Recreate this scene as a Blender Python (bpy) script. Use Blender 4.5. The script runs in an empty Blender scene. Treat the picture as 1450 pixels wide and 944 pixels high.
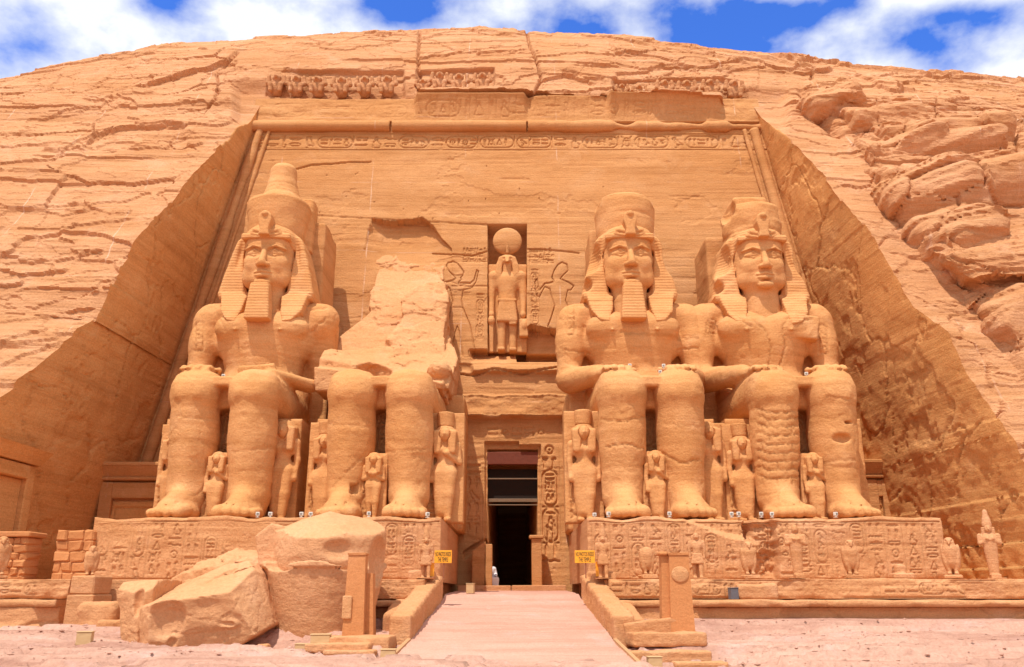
import bpy, math, random
import numpy as np

scene = bpy.context.scene
# ------------------------------------------------------------------ camera
PITCH = math.radians(17.0)
FPX = 1200.0                       # focal length in pixels of a 1450 px wide frame
CAM = np.array([0.0, -40.0, 1.65])
cam_d = bpy.data.cameras.new('camera')
cam = bpy.data.objects.new('camera', cam_d)
scene.collection.objects.link(cam)
cam.location = CAM
cam.rotation_euler = (math.radians(90) + PITCH, 0, 0)
cam_d.sensor_width = 36.0
cam_d.lens = FPX / 1450 * 36.0
cam_d.clip_start = 0.1
cam_d.clip_end = 6000
scene.camera = cam

# ------------------------------------------------------------------ sky and sun
SUN_EL, SUN_AZ = math.radians(64), math.radians(24)      # azimuth: to the left of the facade's axis
w = bpy.data.worlds.new('World'); scene.world = w
w.use_nodes = True
nt = w.node_tree; N = nt.nodes; Lk = nt.links
for n in list(N): N.remove(n)
def nd(tree, typ, **kw):
    n = tree.nodes.new(typ)
    for k, v in kw.items(): setattr(n, k, v)
    return n
out = nd(nt, 'ShaderNodeOutputWorld'); bg = nd(nt, 'ShaderNodeBackground')
sky = nd(nt, 'ShaderNodeTexSky', sky_type='NISHITA'); sky.sun_disc = False
sky.sun_elevation = SUN_EL
sky.sun_rotation = math.radians(180) + SUN_AZ
sky.air_density = 1.0; sky.dust_density = 0.15; sky.ozone_density = 3.0
bg.inputs['Strength'].default_value = 0.13
# clouds: soft white masses with ragged gaps of clear sky, laid out over the sky ahead
tc = nd(nt, 'ShaderNodeTexCoord'); sp = nd(nt, 'ShaderNodeSeparateXYZ')
Lk.new(tc.outputs['Generated'], sp.inputs[0])
def wmath(op, a, b=None, clamp=False):
    m = nd(nt, 'ShaderNodeMath', operation=op); m.use_clamp = clamp
    for i, v in enumerate((a, b)):
        if v is None: continue
        if isinstance(v, (int, float)): m.inputs[i].default_value = v
        else: Lk.new(v, m.inputs[i])
    return m.outputs[0]
def wnoise(scale, detail, rough, loc, dist=0.0):
    mp = nd(nt, 'ShaderNodeMapping'); Lk.new(tc.outputs['Generated'], mp.inputs[0])
    mp.inputs['Location'].default_value = loc; mp.inputs['Scale'].default_value = (1, 1, 1.5)
    n_ = nd(nt, 'ShaderNodeTexNoise'); Lk.new(mp.outputs[0], n_.inputs['Vector'])
    n_.inputs['Scale'].default_value = scale; n_.inputs['Detail'].default_value = detail
    n_.inputs['Roughness'].default_value = rough; n_.inputs['Distortion'].default_value = dist
    return n_.outputs[0]
yc = wmath('MAXIMUM', sp.outputs[1], 0.05)
ca = wmath('DIVIDE', sp.outputs[0], yc); cbv = wmath('DIVIDE', sp.outputs[2], yc)
field = wnoise(7.5, 10, 0.56, (1.3, 2.2, 0.4), 0.0)
c_, s_ = math.cos(PITCH), math.sin(PITCH)
ahead = wmath('MULTIPLY', wmath('SUBTRACT', sp.outputs[1], 0.3), 6.0, True)
for (px_, py_, rx_, ry_, amt) in ((15, 75, 150, 70, .11), (225, -6, 55, 30, .34), (585, 2, 70, 42, .36), (700, -30, 60, 30, .18), (905, 15, 150, 40, .20), (1000, 62, 60, 30, .30), (1085, 22, 80, 30, .34), (845, 50, 60, 20, .2),
                                  (1195, 0, 60, 26, .30), (1300, 62, 60, 40, .34), (1345, 22, 90, 26, .22), (1420, 14, 60, 30, .2), (1040, 70, 60, 20, .2)):
    u_ = (px_ - 725) / FPX; v_ = (472 - py_) / FPX; d_ = (u_, c_ - s_*v_, s_ + c_*v_)
    A_, B_ = d_[0]/d_[1], d_[2]/d_[1]; sx_ = FPX*.86/rx_; sy_ = FPX*.74/ry_
    q_ = wmath('ADD', wmath('POWER', wmath('ABSOLUTE', wmath('MULTIPLY', wmath('SUBTRACT', ca, A_), sx_)), 2), wmath('POWER', wmath('ABSOLUTE', wmath('MULTIPLY', wmath('SUBTRACT', cbv, B_), sy_)), 2))
    g_ = wmath('MULTIPLY', wmath('POWER', 2.7183, wmath('MULTIPLY', q_, -1.0)), amt)
    field = wmath('SUBTRACT', field, wmath('MULTIPLY', g_, ahead))
field = wmath('ADD', field, wmath('MULTIPLY', wmath('SUBTRACT', wnoise(24.0, 5, 0.5, (5, 1, 2)), 0.5), 0.16))
cr = nd(nt, 'ShaderNodeValToRGB'); Lk.new(field, cr.inputs[0])
cr.color_ramp.elements[0].position = 0.21; cr.color_ramp.elements[0].color = (0, 0, 0, 1)
cr.color_ramp.elements[1].position = 0.48; cr.color_ramp.elements[1].color = (1, 1, 1, 1)
mx = nd(nt, 'ShaderNodeMixRGB'); Lk.new(cr.outputs[0], mx.inputs[0])
tint = nd(nt, 'ShaderNodeMixRGB', blend_type='MULTIPLY'); tint.inputs[0].default_value = 1.0
Lk.new(sky.outputs[0], tint.inputs[1]); tint.inputs[2].default_value = (0.50, 0.90, 1.80, 1)
Lk.new(tint.outputs[0], mx.inputs[1]); mx.inputs[2].default_value = (6.5, 6.75, 7.1, 1)
Lk.new(mx.outputs[0], bg.inputs[0]); Lk.new(bg.outputs[0], out.inputs[0])

sun_d = bpy.data.lights.new('sun', 'SUN'); sun = bpy.data.objects.new('sun', sun_d)
scene.collection.objects.link(sun)
sun_d.energy = 3.75; sun_d.angle = math.radians(0.53); sun_d.color = (1.0, 0.95, 0.87)
sun.rotation_euler = (math.radians(90) - SUN_EL, 0, -SUN_AZ)
scene.view_settings.view_transform = 'Standard'
scene.view_settings.look = 'None'
scene.view_settings.exposure = 0.24
scene.view_settings.gamma = 1.0
scene.view_settings.use_curve_mapping = False
scene.cycles.max_bounces = 8
scene.cycles.diffuse_bounces = 6
scene.cycles.use_denoising = True

# ------------------------------------------------------------------ calibration
def ray(px, py):
    u = (px - 725) / FPX; v = (472 - py) / FPX
    c, s = math.cos(PITCH), math.sin(PITCH)
    return np.array([u, c - s * v, s + c * v])
def at(px, py, Y):
    """point at depth Y that the photograph shows at pixel (px, py)"""
    d = ray(px, py)
    return CAM + d * ((Y - CAM[1]) / d[1])
def to_px(P):
    c, s = math.cos(PITCH), math.sin(PITCH)
    Q = P - CAM
    dep = Q[..., 1] * c + Q[..., 2] * s
    up = -Q[..., 1] * s + Q[..., 2] * c
    return 725 + FPX * Q[..., 0] / dep, 472 - FPX * up / dep

# ------------------------------------------------------------------ noise
def _hash(ix, iy, iz, seed):
    h = (ix.astype(np.uint32) * np.uint32(374761393) + iy.astype(np.uint32) * np.uint32(668265263)
         + iz.astype(np.uint32) * np.uint32(2147483647) + np.uint32((seed * 974711 + 12345) & 0xffffffff))
    h = (h ^ (h >> np.uint32(13))) * np.uint32(1274126177)
    h = h ^ (h >> np.uint32(16))
    h = (h * np.uint32(2246822519)) ^ (h >> np.uint32(11))
    return (h & np.uint32(0xffffff)).astype(np.float32) / np.float32(0xffffff)
def vnoise(x, y, z, seed=0):
    x, y, z = np.broadcast_arrays(np.asarray(x, np.float32), np.asarray(y, np.float32), np.asarray(z, np.float32))
    fx, fy, fz = np.floor(x), np.floor(y), np.floor(z)
    ix, iy, iz = fx.astype(np.int64), fy.astype(np.int64), fz.astype(np.int64)
    tx, ty, tz = x - fx, y - fy, z - fz
    tx = tx*tx*tx*(tx*(tx*6-15)+10); ty = ty*ty*ty*(ty*(ty*6-15)+10); tz = tz*tz*tz*(tz*(tz*6-15)+10)
    r = 0
    for dx in (0, 1):
        wx = tx if dx else 1 - tx
        for dy in (0, 1):
            wy = ty if dy else 1 - ty
            for dz in (0, 1):
                wz = tz if dz else 1 - tz
                r = r + _hash(ix+dx, iy+dy, iz+dz, seed) * wx * wy * wz
    return r * 2 - 1
def fbm(x, y, z, oct=4, seed=0, gain=0.5):
    r = 0; a = 1.0; f = 1.0; tot = 0
    for o in range(oct):
        r = r + a * vnoise(x*f, y*f, z*f, seed + o*17)
        tot += a; a *= gain; f *= 2.03
    return r / tot
def voro(x, z, seed=0):
    """distance to the nearest cell border of a jittered 2D grid, and a cell value"""
    x = np.asarray(x, np.float32); z = np.asarray(z, np.float32)
    ix, iz = np.floor(x).astype(np.int64), np.floor(z).astype(np.int64)
    f1 = np.full(x.shape, 9e9, np.float32); f2 = f1.copy(); cell = np.zeros(x.shape, np.float32)
    zero = np.zeros_like(ix)
    for dx in (-1, 0, 1):
        for dz in (-1, 0, 1):
            jx = ix + dx + _hash(ix+dx, iz+dz, zero, seed); jz = iz + dz + _hash(ix+dx, iz+dz, zero+7, seed)
            d = np.hypot(x - jx, z - jz)
            near = d < f1
            f2 = np.where(near, f1, np.minimum(f2, d))
            cell = np.where(near, _hash(ix+dx, iz+dz, zero+13, seed), cell)
            f1 = np.where(near, d, f1)
    return f2 - f1, cell
def sstep(a, b, x):
    t = np.clip((x - a) / (b - a), 0, 1)
    return t * t * (3 - 2 * t)

# ------------------------------------------------------------------ scene objects
def link(o): scene.collection.objects.link(o); return o
def tag(o, label, cat, group=None):
    o['label'] = label; o['category'] = cat
    if group: o['group'] = group
    return o
def thing(name, label, cat, loc=(0, 0, 0), rotz=0.0, group=None, scale=1.0):
    o = link(bpy.data.objects.new(name, None))
    o.location = tuple(float(v) for v in loc); o.rotation_euler = (0, 0, rotz); o.scale = (scale,) * 3
    o.empty_display_size = 0.3
    return tag(o, label, cat, group)
def structure(o): o['kind'] = 'structure'; return o
def mesh_obj(name, V, Fc, mat, parent=None, smooth=True, kind=None):
    """V (n,3); Fc: (m,4)/(m,3) array or a list of index lists"""
    me = bpy.data.meshes.new(name)
    V = np.asarray(V, np.float32)
    if isinstance(Fc, np.ndarray):
        m, k = Fc.shape
        me.vertices.add(len(V)); me.vertices.foreach_set('co', V.ravel())
        me.loops.add(m * k); me.loops.foreach_set('vertex_index', Fc.astype(np.int32).ravel())
        me.polygons.add(m)
        me.polygons.foreach_set('loop_start', np.arange(0, m * k, k, dtype=np.int32))
        me.update(calc_edges=True)
    else:
        me.from_pydata([tuple(v) for v in V.tolist()], [], [tuple(f) for f in Fc]); me.update()
    me.polygons.foreach_set('use_smooth', np.full(len(me.polygons), smooth))
    me.validate()
    me.materials.append(mat)
    o = link(bpy.data.objects.new(name, me))
    if parent is not None: o.parent = parent
    if kind: o['kind'] = kind
    return o
def copy_tree(o, parent=None):
    c = o.copy(); scene.collection.objects.link(c)
    if parent is not None: c.parent = parent
    for ch in list(o.children): copy_tree(ch, c)
    return c
class MB:
    """collects boxes, tubes and lathes into one mesh"""
    def __init__(s): s.V = []; s.F = []; s.n = 0
    def add(s, V, Fc):
        s.V.append(np.asarray(V, np.float32)); s.F += [[i + s.n for i in f] for f in Fc]; s.n += len(V)
    def box(s, lo, hi, bev=0.02, jit=0.0, seed=1):
        lo = np.array(lo, float); hi = np.array(hi, float); b = min(bev, 0.45 * (hi - lo).min())
        V = []; idx = {}
        for ax in range(3):
            for sx in (0, 1):
                for sy in (0, 1):
                    for sz in (0, 1):
                        c = [(lo, hi)[q][k] + (0 if k == ax else (b if q == 0 else -b)) for k, q in enumerate((sx, sy, sz))]
                        idx[(ax, sx, sy, sz)] = len(V); V.append(c)
        Fq = []
        for ax in range(3):
            o1, o2 = [k for k in range(3) if k != ax]
            for q in (0, 1):
                quad = []
                for a, bb in ((0, 0), (1, 0), (1, 1), (0, 1)):
                    s_ = [0, 0, 0]; s_[ax] = q; s_[o1] = a; s_[o2] = bb; quad.append(idx[(ax, *s_)])
                flip = (q == 0) ^ (ax == 1)
                Fq.append(quad[::-1] if flip else quad)
        def key(ax, **kw):
            return idx[(ax, kw['x'], kw['y'], kw['z'])]
        for ax in range(3):                                # edges along axis ax
            o1, o2 = [k for k in range(3) if k != ax]
            for a in (0, 1):
                for bb in (0, 1):
                    def g(face, e):
                        s_ = [0, 0, 0]; s_[ax] = e; s_[o1] = a; s_[o2] = bb; return idx[(face, *s_)]
                    Fq.append([g(o1, 0), g(o1, 1), g(o2, 1), g(o2, 0)])
        for sx in (0, 1):
            for sy in (0, 1):
                for sz in (0, 1):
                    Fq.append([idx[(0, sx, sy, sz)], idx[(1, sx, sy, sz)], idx[(2, sx, sy, sz)]])
        V = np.array(V)
        ctr = (lo + hi) / 2                                # consistent outward winding
        for f in Fq:
            p = V[f]; nrm = np.cross(p[1] - p[0], p[2] - p[0])
            if np.dot(nrm, p.mean(0) - ctr) < 0: f.reverse()
        if jit:
            r = np.random.RandomState(seed)
            V = V + r.uniform(-jit, jit, V.shape)
        s.add(V, Fq); return s
    def xbox(s, corners_lo, corners_hi):
        """box between two quads (each 4 points, same order)"""
        V = np.array(list(corners_lo) + list(corners_hi), float)
        Fq = [[0, 1, 2, 3], [4, 5, 6, 7], [0, 1, 5, 4], [1, 2, 6, 5], [2, 3, 7, 6], [3, 0, 4, 7]]
        ctr = V.mean(0)
        for f in Fq:
            p = V[f]; nrm = np.cross(p[1] - p[0], p[2] - p[0])
            if np.dot(nrm, p.mean(0) - ctr) < 0: f.reverse()
        s.add(V, Fq); return s
    def tube(s, pts, r, n=10, cap=True):
        pts = [np.array(p, float) for p in pts]; R = r if isinstance(r, (list, tuple)) else [r] * len(pts)
        V = []; Fq = []
        for i, p in enumerate(pts):
            t = pts[min(i+1, len(pts)-1)] - pts[max(i-1, 0)]; t /= np.linalg.norm(t)
            a = np.cross(t, (0, 0, 1) if abs(t[2]) < .9 else (1, 0, 0)); a /= np.linalg.norm(a); b = np.cross(t, a)
            for k in range(n):
                an = 2 * math.pi * k / n; V.append(p + R[i] * (a * math.cos(an) + b * math.sin(an)))
        for i in range(len(pts) - 1):
            for k in range(n):
                Fq.append([i*n+k, (i+1)*n+k, (i+1)*n+(k+1) % n, i*n+(k+1) % n])
        if cap: Fq.append(list(range(n))); Fq.append(list(range((len(pts)-1)*n, len(pts)*n))[::-1])
        s.add(V, Fq); return s
    def build(s, name, mat, parent=None, smooth=False, kind=None):
        return mesh_obj(name, np.concatenate(s.V), s.F, mat, parent, smooth, kind)

# ------------------------------------------------------------------ materials
def sandstone(name, light, mid, dark, strata=1.0, bump=0.35, grain=9.0, pleat=0.0, pleat_w=0.15, pits=0.35, blotch=0.6, rough_scale=1.0, joints=0.0, flat=False, sb=1.0, pale=.30):
    m = bpy.data.materials.new(name); m.use_nodes = True
    t = m.node_tree; bs = t.nodes['Principled BSDF']
    bs.inputs['Roughness'].default_value = 0.95
    bs.inputs['Specular IOR Level'].default_value = 0.12
    geo = nd(t, 'ShaderNodeNewGeometry')
    def mapping(sc, loc=(0, 0, 0)):
        q = nd(t, 'ShaderNodeMapping'); t.links.new(geo.outputs['Position'], q.inputs[0])
        q.inputs['Scale'].default_value = sc; q.inputs['Location'].default_value = loc; return q.outputs[0]
    def noise(sc, scale, detail=6, rough=0.6, dist=0.0, loc=(0, 0, 0)):
        q = nd(t, 'ShaderNodeTexNoise'); t.links.new(mapping(sc, loc), q.inputs['Vector'])
        q.inputs['Scale'].default_value = scale; q.inputs['Detail'].default_value = detail
        q.inputs['Roughness'].default_value = rough; q.inputs['Distortion'].default_value = dist
        return q.outputs[0]
    def ramp(fac, a, b):
        q = nd(t, 'ShaderNodeMapRange'); t.links.new(fac, q.inputs[0])
        q.inputs[1].default_value = a; q.inputs[2].default_value = b; return q.outputs[0]
    def mix(fac, a, b, mode='MIX'):
        q = nd(t, 'ShaderNodeMixRGB', blend_type=mode)
        for i, v in enumerate((fac, a, b)):
            if isinstance(v, (int, float)): q.inputs[i].default_value = v
            elif isinstance(v, tuple): q.inputs[i].default_value = (*v, 1)
            else: t.links.new(v, q.inputs[i])
        return q.outputs[0]
    def mth(op, a, b):
        q = nd(t, 'ShaderNodeMath', operation=op)
        for i, v in enumerate((a, b)):
            if isinstance(v, (int, float)): q.inputs[i].default_value = v
            else: t.links.new(v, q.inputs[i])
        return q.outputs[0]
    big = ramp(noise((1, 1, 1.6), 0.22, 5, 0.6), 0.32, 0.68)
    st = noise((0.10, 0.10, 1.9) if not flat else (.14, 1.3, .3), 1.0, 8, 0.68, 0.25)
    st2 = noise((0.22, 0.22, 5.5) if not flat else (.35, 4.5, .5), 1.0, 6, 0.7, 0.15, (3, 1, 7))
    col = mix(big, light, mid)
    col = mix(mth('MULTIPLY', ramp(st, 0.46, 0.70), 0.75 * strata), col, dark)
    col = mix(mth('MULTIPLY', ramp(st2, 0.52, 0.74), 0.38 * strata), col, dark)
    col = mix(mth('MULTIPLY', ramp(st2, 0.46, 0.26), 0.45 * strata), col, light)
    blt = ramp(noise((1, 1, 1), 1.3, 8, 0.7, 0.6, (9, 4, 2)), 0.50, 0.74)
    col = mix(mth('MULTIPLY', blt, 0.5 * blotch), col, dark)
    plc = ramp(noise((1, 1, 1.5), .55, 7, .66, .4, (21, 3, 11)), .54, .70)
    col = mix(mth('MULTIPLY', plc, pale), col, tuple(min(.82, c * k) for c, k in zip(light, (1.12, 1.28, 1.6))))
    fine = noise((1, 1, 1), grain * 2.2, 6, 0.75)
    col = mix(0.34, col, mix(ramp(fine, 0.3, 0.7), (0.55, 0.5, 0.45), (1.35, 1.4, 1.45)), 'MULTIPLY')
    if joints:                                             # pale mortar lines where the temple was sawn into blocks and rebuilt
        sx = nd(t, 'ShaderNodeSeparateXYZ'); t.links.new(mapping((1, 1, 1)), sx.inputs[0])
        wv = noise((1, 1, 1), .8, 3, .5)
        vx = mth('ABSOLUTE', mth('SUBTRACT', mth('FRACT', mth('ADD', mth('MULTIPLY', sx.outputs[0], .195), mth('MULTIPLY', wv, .02)), 0), .5), 0)
        vz = mth('ABSOLUTE', mth('SUBTRACT', mth('FRACT', mth('ADD', mth('MULTIPLY', sx.outputs[2], .235), mth('MULTIPLY', wv, .02)), 0), .5), 0)
        ln = mth('MAXIMUM', ramp(vx, .008, .002), mth('MULTIPLY', ramp(vz, .007, .002), .6))
        msk = ramp(noise((1, 1, 1), .45, 4, .6, 0, (2, 8, 5)), .5, .62)
        col = mix(mth('MULTIPLY', mth('MULTIPLY', ln, msk), joints), col, (.78, .55, .40))
    t.links.new(col, bs.inputs['Base Color'])
    # relief: strata, grain, pits
    fine2 = noise((1, 1, 1.4), grain * rough_scale, 8, 0.72, 0.2)
    vor = nd(t, 'ShaderNodeTexVoronoi'); t.links.new(mapping((1, 1, 1.6)), vor.inputs['Vector']); vor.inputs['Scale'].default_value = 5.0
    pit = ramp(vor.outputs[0], 0.0, 0.22)
    h = mth('ADD', mth('MULTIPLY', st2, 0.55 * strata * sb), mth('MULTIPLY', fine2, 0.55))
    h = mth('ADD', h, mth('MULTIPLY', pit, 0.25 * pits))
    if pleat:
        tcn = nd(t, 'ShaderNodeTexCoord'); s3 = nd(t, 'ShaderNodeSeparateXYZ'); t.links.new(tcn.outputs['Object'], s3.inputs[0])
        sn = mth('SINE', mth('MULTIPLY', s3.outputs[2], 2 * math.pi / pleat_w), 0)
        h = mth('ADD', h, mth('MULTIPLY', mth('MAXIMUM', sn, -0.55), pleat))
    bp = nd(t, 'ShaderNodeBump'); t.links.new(h, bp.inputs['Height'])
    bp.inputs['Strength'].default_value = 1.0; bp.inputs['Distance'].default_value = bump * 0.28
    t.links.new(bp.outputs[0], bs.inputs['Normal'])
    return m
def plain(name, col, rough=0.7, metal=0.0, var=0.12, scale=6.0, bump=0.02):
    m = bpy.data.materials.new(name); m.use_nodes = True
    t = m.node_tree; bs = t.nodes['Principled BSDF']
    bs.inputs['Roughness'].default_value = rough; bs.inputs['Metallic'].default_value = metal
    tcn = nd(t, 'ShaderNodeTexCoord'); q = nd(t, 'ShaderNodeTexNoise'); t.links.new(tcn.outputs['Object'], q.inputs['Vector'])
    q.inputs['Scale'].default_value = scale; q.inputs['Detail'].default_value = 6
    x = nd(t, 'ShaderNodeMixRGB'); t.links.new(q.outputs[0], x.inputs[0])
    x.inputs[1].default_value = (*[c * (1 - var) for c in col], 1); x.inputs[2].default_value = (*[min(1, c * (1 + var)) for c in col], 1)
    t.links.new(x.outputs[0], bs.inputs['Base Color'])
    bp = nd(t, 'ShaderNodeBump'); t.links.new(q.outputs[0], bp.inputs['Height']); bp.inputs['Distance'].default_value = bump
    t.links.new(bp.outputs[0], bs.inputs['Normal'])
    return m
M = {}
M['wall'] = sandstone('facade_sandstone', (.63, .318, .132), (.56, .257, .092), (.39, .16, .048), 0.85, 0.28, joints=.5)
M['statue'] = sandstone('statue_sandstone', (.71, .365, .152), (.64, .30, .106), (.45, .185, .054), 0.8, 0.30, 8, sb=.4)
M['pleat'] = sandstone('pleated_sandstone', (.70, .36, .15), (.63, .295, .105), (.46, .188, .058), 0.6, 0.2, 8, pleat=0.12, pleat_w=0.135, sb=.4)
M['cliff'] = sandstone('cliff_sandstone', (.68, .355, .182), (.60, .283, .122), (.41, .168, .058), 1.0, 0.55, 6, joints=.6)
M['jamb'] = sandstone('jamb_sandstone', (.76, .385, .145), (.68, .315, .105), (.48, .20, .058), 0.8, 0.42, 6, blotch=.35)
M['pale'] = sandstone('fractured_sandstone', (.71, .375, .18), (.64, .312, .13), (.50, .222, .08), 0.5, 0.5, 5, sb=.5)
M['base'] = sandstone('terrace_sandstone', (.69, .352, .172), (.61, .286, .118), (.43, .178, .06), 0.6, 0.34, 8)
M['boulder'] = sandstone('boulder_sandstone', (.70, .368, .185), (.62, .30, .13), (.48, .206, .074), 0.3, 0.42, 5, sb=.5)
M['block'] = sandstone('block_stone', (.61, .262, .104), (.54, .225, .082), (.43, .165, .055), 0.3, 0.14, 9)
# ------------------------------------------------------------------ sculpting: signed distances on a grid -> one continuous surface
class Vol:
    def __init__(s, lo, hi, h):
        s.lo = np.array(lo, np.float32); s.h = h
        n = np.ceil((np.array(hi) - np.array(lo)) / h).astype(int) + 1
        s.ax = [(s.lo[k] + np.arange(n[k], dtype=np.float32) * h) for k in range(3)]
        s.F = np.full(tuple(n), 50.0, np.float32)
    def sub_(s, lo, hi, m):
        sl = []; A = []
        for k in range(3):
            i0 = max(0, int((lo[k] - m - s.lo[k]) / s.h)); i1 = min(len(s.ax[k]), int((hi[k] + m - s.lo[k]) / s.h) + 2)
            sl.append(slice(i0, max(i1, i0))); sh = [1, 1, 1]; sh[k] = -1; A.append(s.ax[k][sl[-1]].reshape(sh))
        return tuple(sl), A
    def op(s, fn, lo, hi, k=0.1, cut=False):
        sl, A = s.sub_(lo, hi, 0.25 + k)
        a = s.F[sl]
        if a.size == 0: return s
        d = fn(*A).astype(np.float32) + np.zeros_like(a)
        if cut: a = -a
        hh = np.clip(.5 + .5 * (d - a) / k, 0, 1); r = d * (1 - hh) + a * hh - k * hh * (1 - hh)
        s.F[sl] = -r if cut else r
        return s
    def ell(s, c, r, k=0.15, cut=False, rot=None):
        c = np.array(c, float); r = np.array(r, float); R = r if rot is None else np.full(3, r.max())
        def fn(X, Y, Z):
            x, y, z = X - c[0], Y - c[1], Z - c[2]
            if rot is not None: x, y, z = _rot(rot, x, y, z)
            k0 = np.sqrt((x/r[0])**2 + (y/r[1])**2 + (z/r[2])**2) + 1e-6
            k1 = np.sqrt((x/r[0]**2)**2 + (y/r[1]**2)**2 + (z/r[2]**2)**2) + 1e-6
            return k0 * (k0 - 1) / k1
        return s.op(fn, c - R, c + R, k, cut)
    def cap(s, a, b, ra, rb=None, k=0.15, cut=False, sq=(1, 1, 1)):
        """tapered capsule; sq squashes it: a smaller sq makes that axis thinner"""
        a = np.array(a, float); b = np.array(b, float); rb = ra if rb is None else rb
        q = np.array(sq, float); aa, bb = a / q, b / q; ba = bb - aa; L = float(ba @ ba) + 1e-9
        R = max(ra, rb)
        def fn(X, Y, Z):
            x, y, z = X/q[0] - aa[0], Y/q[1] - aa[1], Z/q[2] - aa[2]
            t = np.clip((x*ba[0] + y*ba[1] + z*ba[2]) / L, 0, 1)
            return (np.sqrt((x - t*ba[0])**2 + (y - t*ba[1])**2 + (z - t*ba[2])**2) - (ra + (rb - ra) * t)) * min(q)
        return s.op(fn, np.minimum(a, b) - R, np.maximum(a, b) + R, k, cut)
    def box(s, c, hf, rad=0.05, k=0.05, cut=False, rot=None, taper=(0, 0)):
        """rounded box; taper: change of the x and y half sizes per unit z"""
        c = np.array(c, float); hf = np.array(hf, float)
        R = (hf + np.array([abs(taper[0]), abs(taper[1]), 0]) * hf[2]) if rot is None else np.full(3, float(np.linalg.norm(hf)))
        def fn(X, Y, Z):
            x, y, z = X - c[0], Y - c[1], Z - c[2]
            if rot is not None: x, y, z = _rot(rot, x, y, z)
            dx = np.abs(x) - (hf[0] + taper[0] * z) + rad; dy = np.abs(y) - (hf[1] + taper[1] * z) + rad; dz = np.abs(z) - hf[2] + rad
            o = np.sqrt(np.maximum(dx, 0)**2 + np.maximum(dy, 0)**2 + np.maximum(dz, 0)**2)
            return o + np.minimum(np.maximum(np.maximum(dx, dy), dz), 0) - rad
        return s.op(fn, c - R, c + R, k, cut)
    def prism(s, poly, y0, y1, rad=0.05, k=0.05, cut=False, shear=0.0, z0=0.0):
        """polygon in x-z extruded from y0 to y1"""
        P = np.array(poly, float)
        def fn(X, Y, Z):
            if shear: Y = Y - shear * (Z - z0)
            d2 = None; inside = None
            for i in range(len(P)):
                a, b = P[i], P[(i+1) % len(P)]
                ex, ez = b - a; wx, wz = X - a[0], Z - a[1]
                t = np.clip((wx*ex + wz*ez) / (ex*ex + ez*ez + 1e-9), 0, 1)
                q = (wx - ex*t)**2 + (wz - ez*t)**2
                d2 = q if d2 is None else np.minimum(d2, q)
                c1 = (a[1] > Z) != (b[1] > Z)
                xi = a[0] + (Z - a[1]) / (b[1] - a[1] + 1e-9) * (b[0] - a[0])
                f = c1 & (X < xi)
                inside = f if inside is None else inside ^ f
            d = np.sqrt(d2) * np.where(inside, -1, 1) + rad
            dy = np.abs(Y - (y0 + y1) / 2) - abs(y1 - y0) / 2 + rad
            return np.minimum(np.maximum(d, dy), 0) + np.sqrt(np.maximum(d, 0)**2 + np.maximum(dy, 0)**2) - rad
        sh_ = [shear * (P[:, 1].min() - z0), shear * (P[:, 1].max() - z0), 0]
        lo = (P[:, 0].min(), min(y0, y1) + min(sh_), P[:, 1].min()); hi = (P[:, 0].max(), max(y0, y1) + max(sh_), P[:, 1].max())
        return s.op(fn, lo, hi, k, cut)
    def lathe(s, c, prof, k=0.05, sy=1.0, lean=0.0):
        """profile [(z, r)] round a vertical axis through c; lean shifts y with z"""
        pz = np.array([p[0] for p in prof]); pr = np.array([p[1] for p in prof]); R = pr.max()
        def fn(X, Y, Z):
            r = np.sqrt((X - c[0])**2 + ((Y - c[1] - lean * (Z - pz[0])) / sy)**2)
            rr = np.interp(Z, pz, pr)
            return np.maximum((r - rr) * 0.85, np.maximum(pz[0] - Z, Z - pz[-1]))
        return s.op(fn, (c[0]-R, c[1]-R*max(1, sy)-abs(lean)*3, pz[0]), (c[0]+R, c[1]+R*max(1, sy)+abs(lean)*3, pz[-1]), k)
    def half(s, n, d):
        """keep only the side where n.p < d"""
        X, Y, Z = [s.ax[k].reshape([-1 if j == k else 1 for j in range(3)]) for k in range(3)]
        s.F = np.maximum(s.F, (n[0]*X + n[1]*Y + n[2]*Z - d).astype(np.float32)); return s
    def noise(s, amp, sc, oct=3, seed=0):
        X, Y, Z = [s.ax[k].reshape([-1 if j == k else 1 for j in range(3)]) for k in range(3)]
        m = np.abs(s.F) < amp * 2.5
        X, Y, Z = [np.broadcast_to(a, s.F.shape)[m] for a in (X, Y, Z)]
        s.F[m] += amp * fbm(X*sc[0], Y*sc[1], Z*sc[2], oct, seed); return s
    def mesh(s):
        F = s.F.copy()
        F[0] = np.maximum(F[0], .01); F[-1] = np.maximum(F[-1], .01); F[:, 0] = np.maximum(F[:, 0], .01); F[:, -1] = np.maximum(F[:, -1], .01)
        F[:, :, 0] = np.maximum(F[:, :, 0], .01); F[:, :, -1] = np.maximum(F[:, :, -1], .01)
        S = F < 0
        cnt = np.zeros([n - 1 for n in F.shape], np.int8)
        for i in (0, 1):
            for j in (0, 1):
                for k in (0, 1):
                    cnt += S[i:F.shape[0]-1+i, j:F.shape[1]-1+j, k:F.shape[2]-1+k]
        act = (cnt > 0) & (cnt < 8)
        ids = np.argwhere(act); idx = np.full(cnt.shape, -1, np.int32); idx[act] = np.arange(len(ids))
        acc = np.zeros((len(ids), 3), np.float32); num = np.zeros(len(ids), np.float32)
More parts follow.
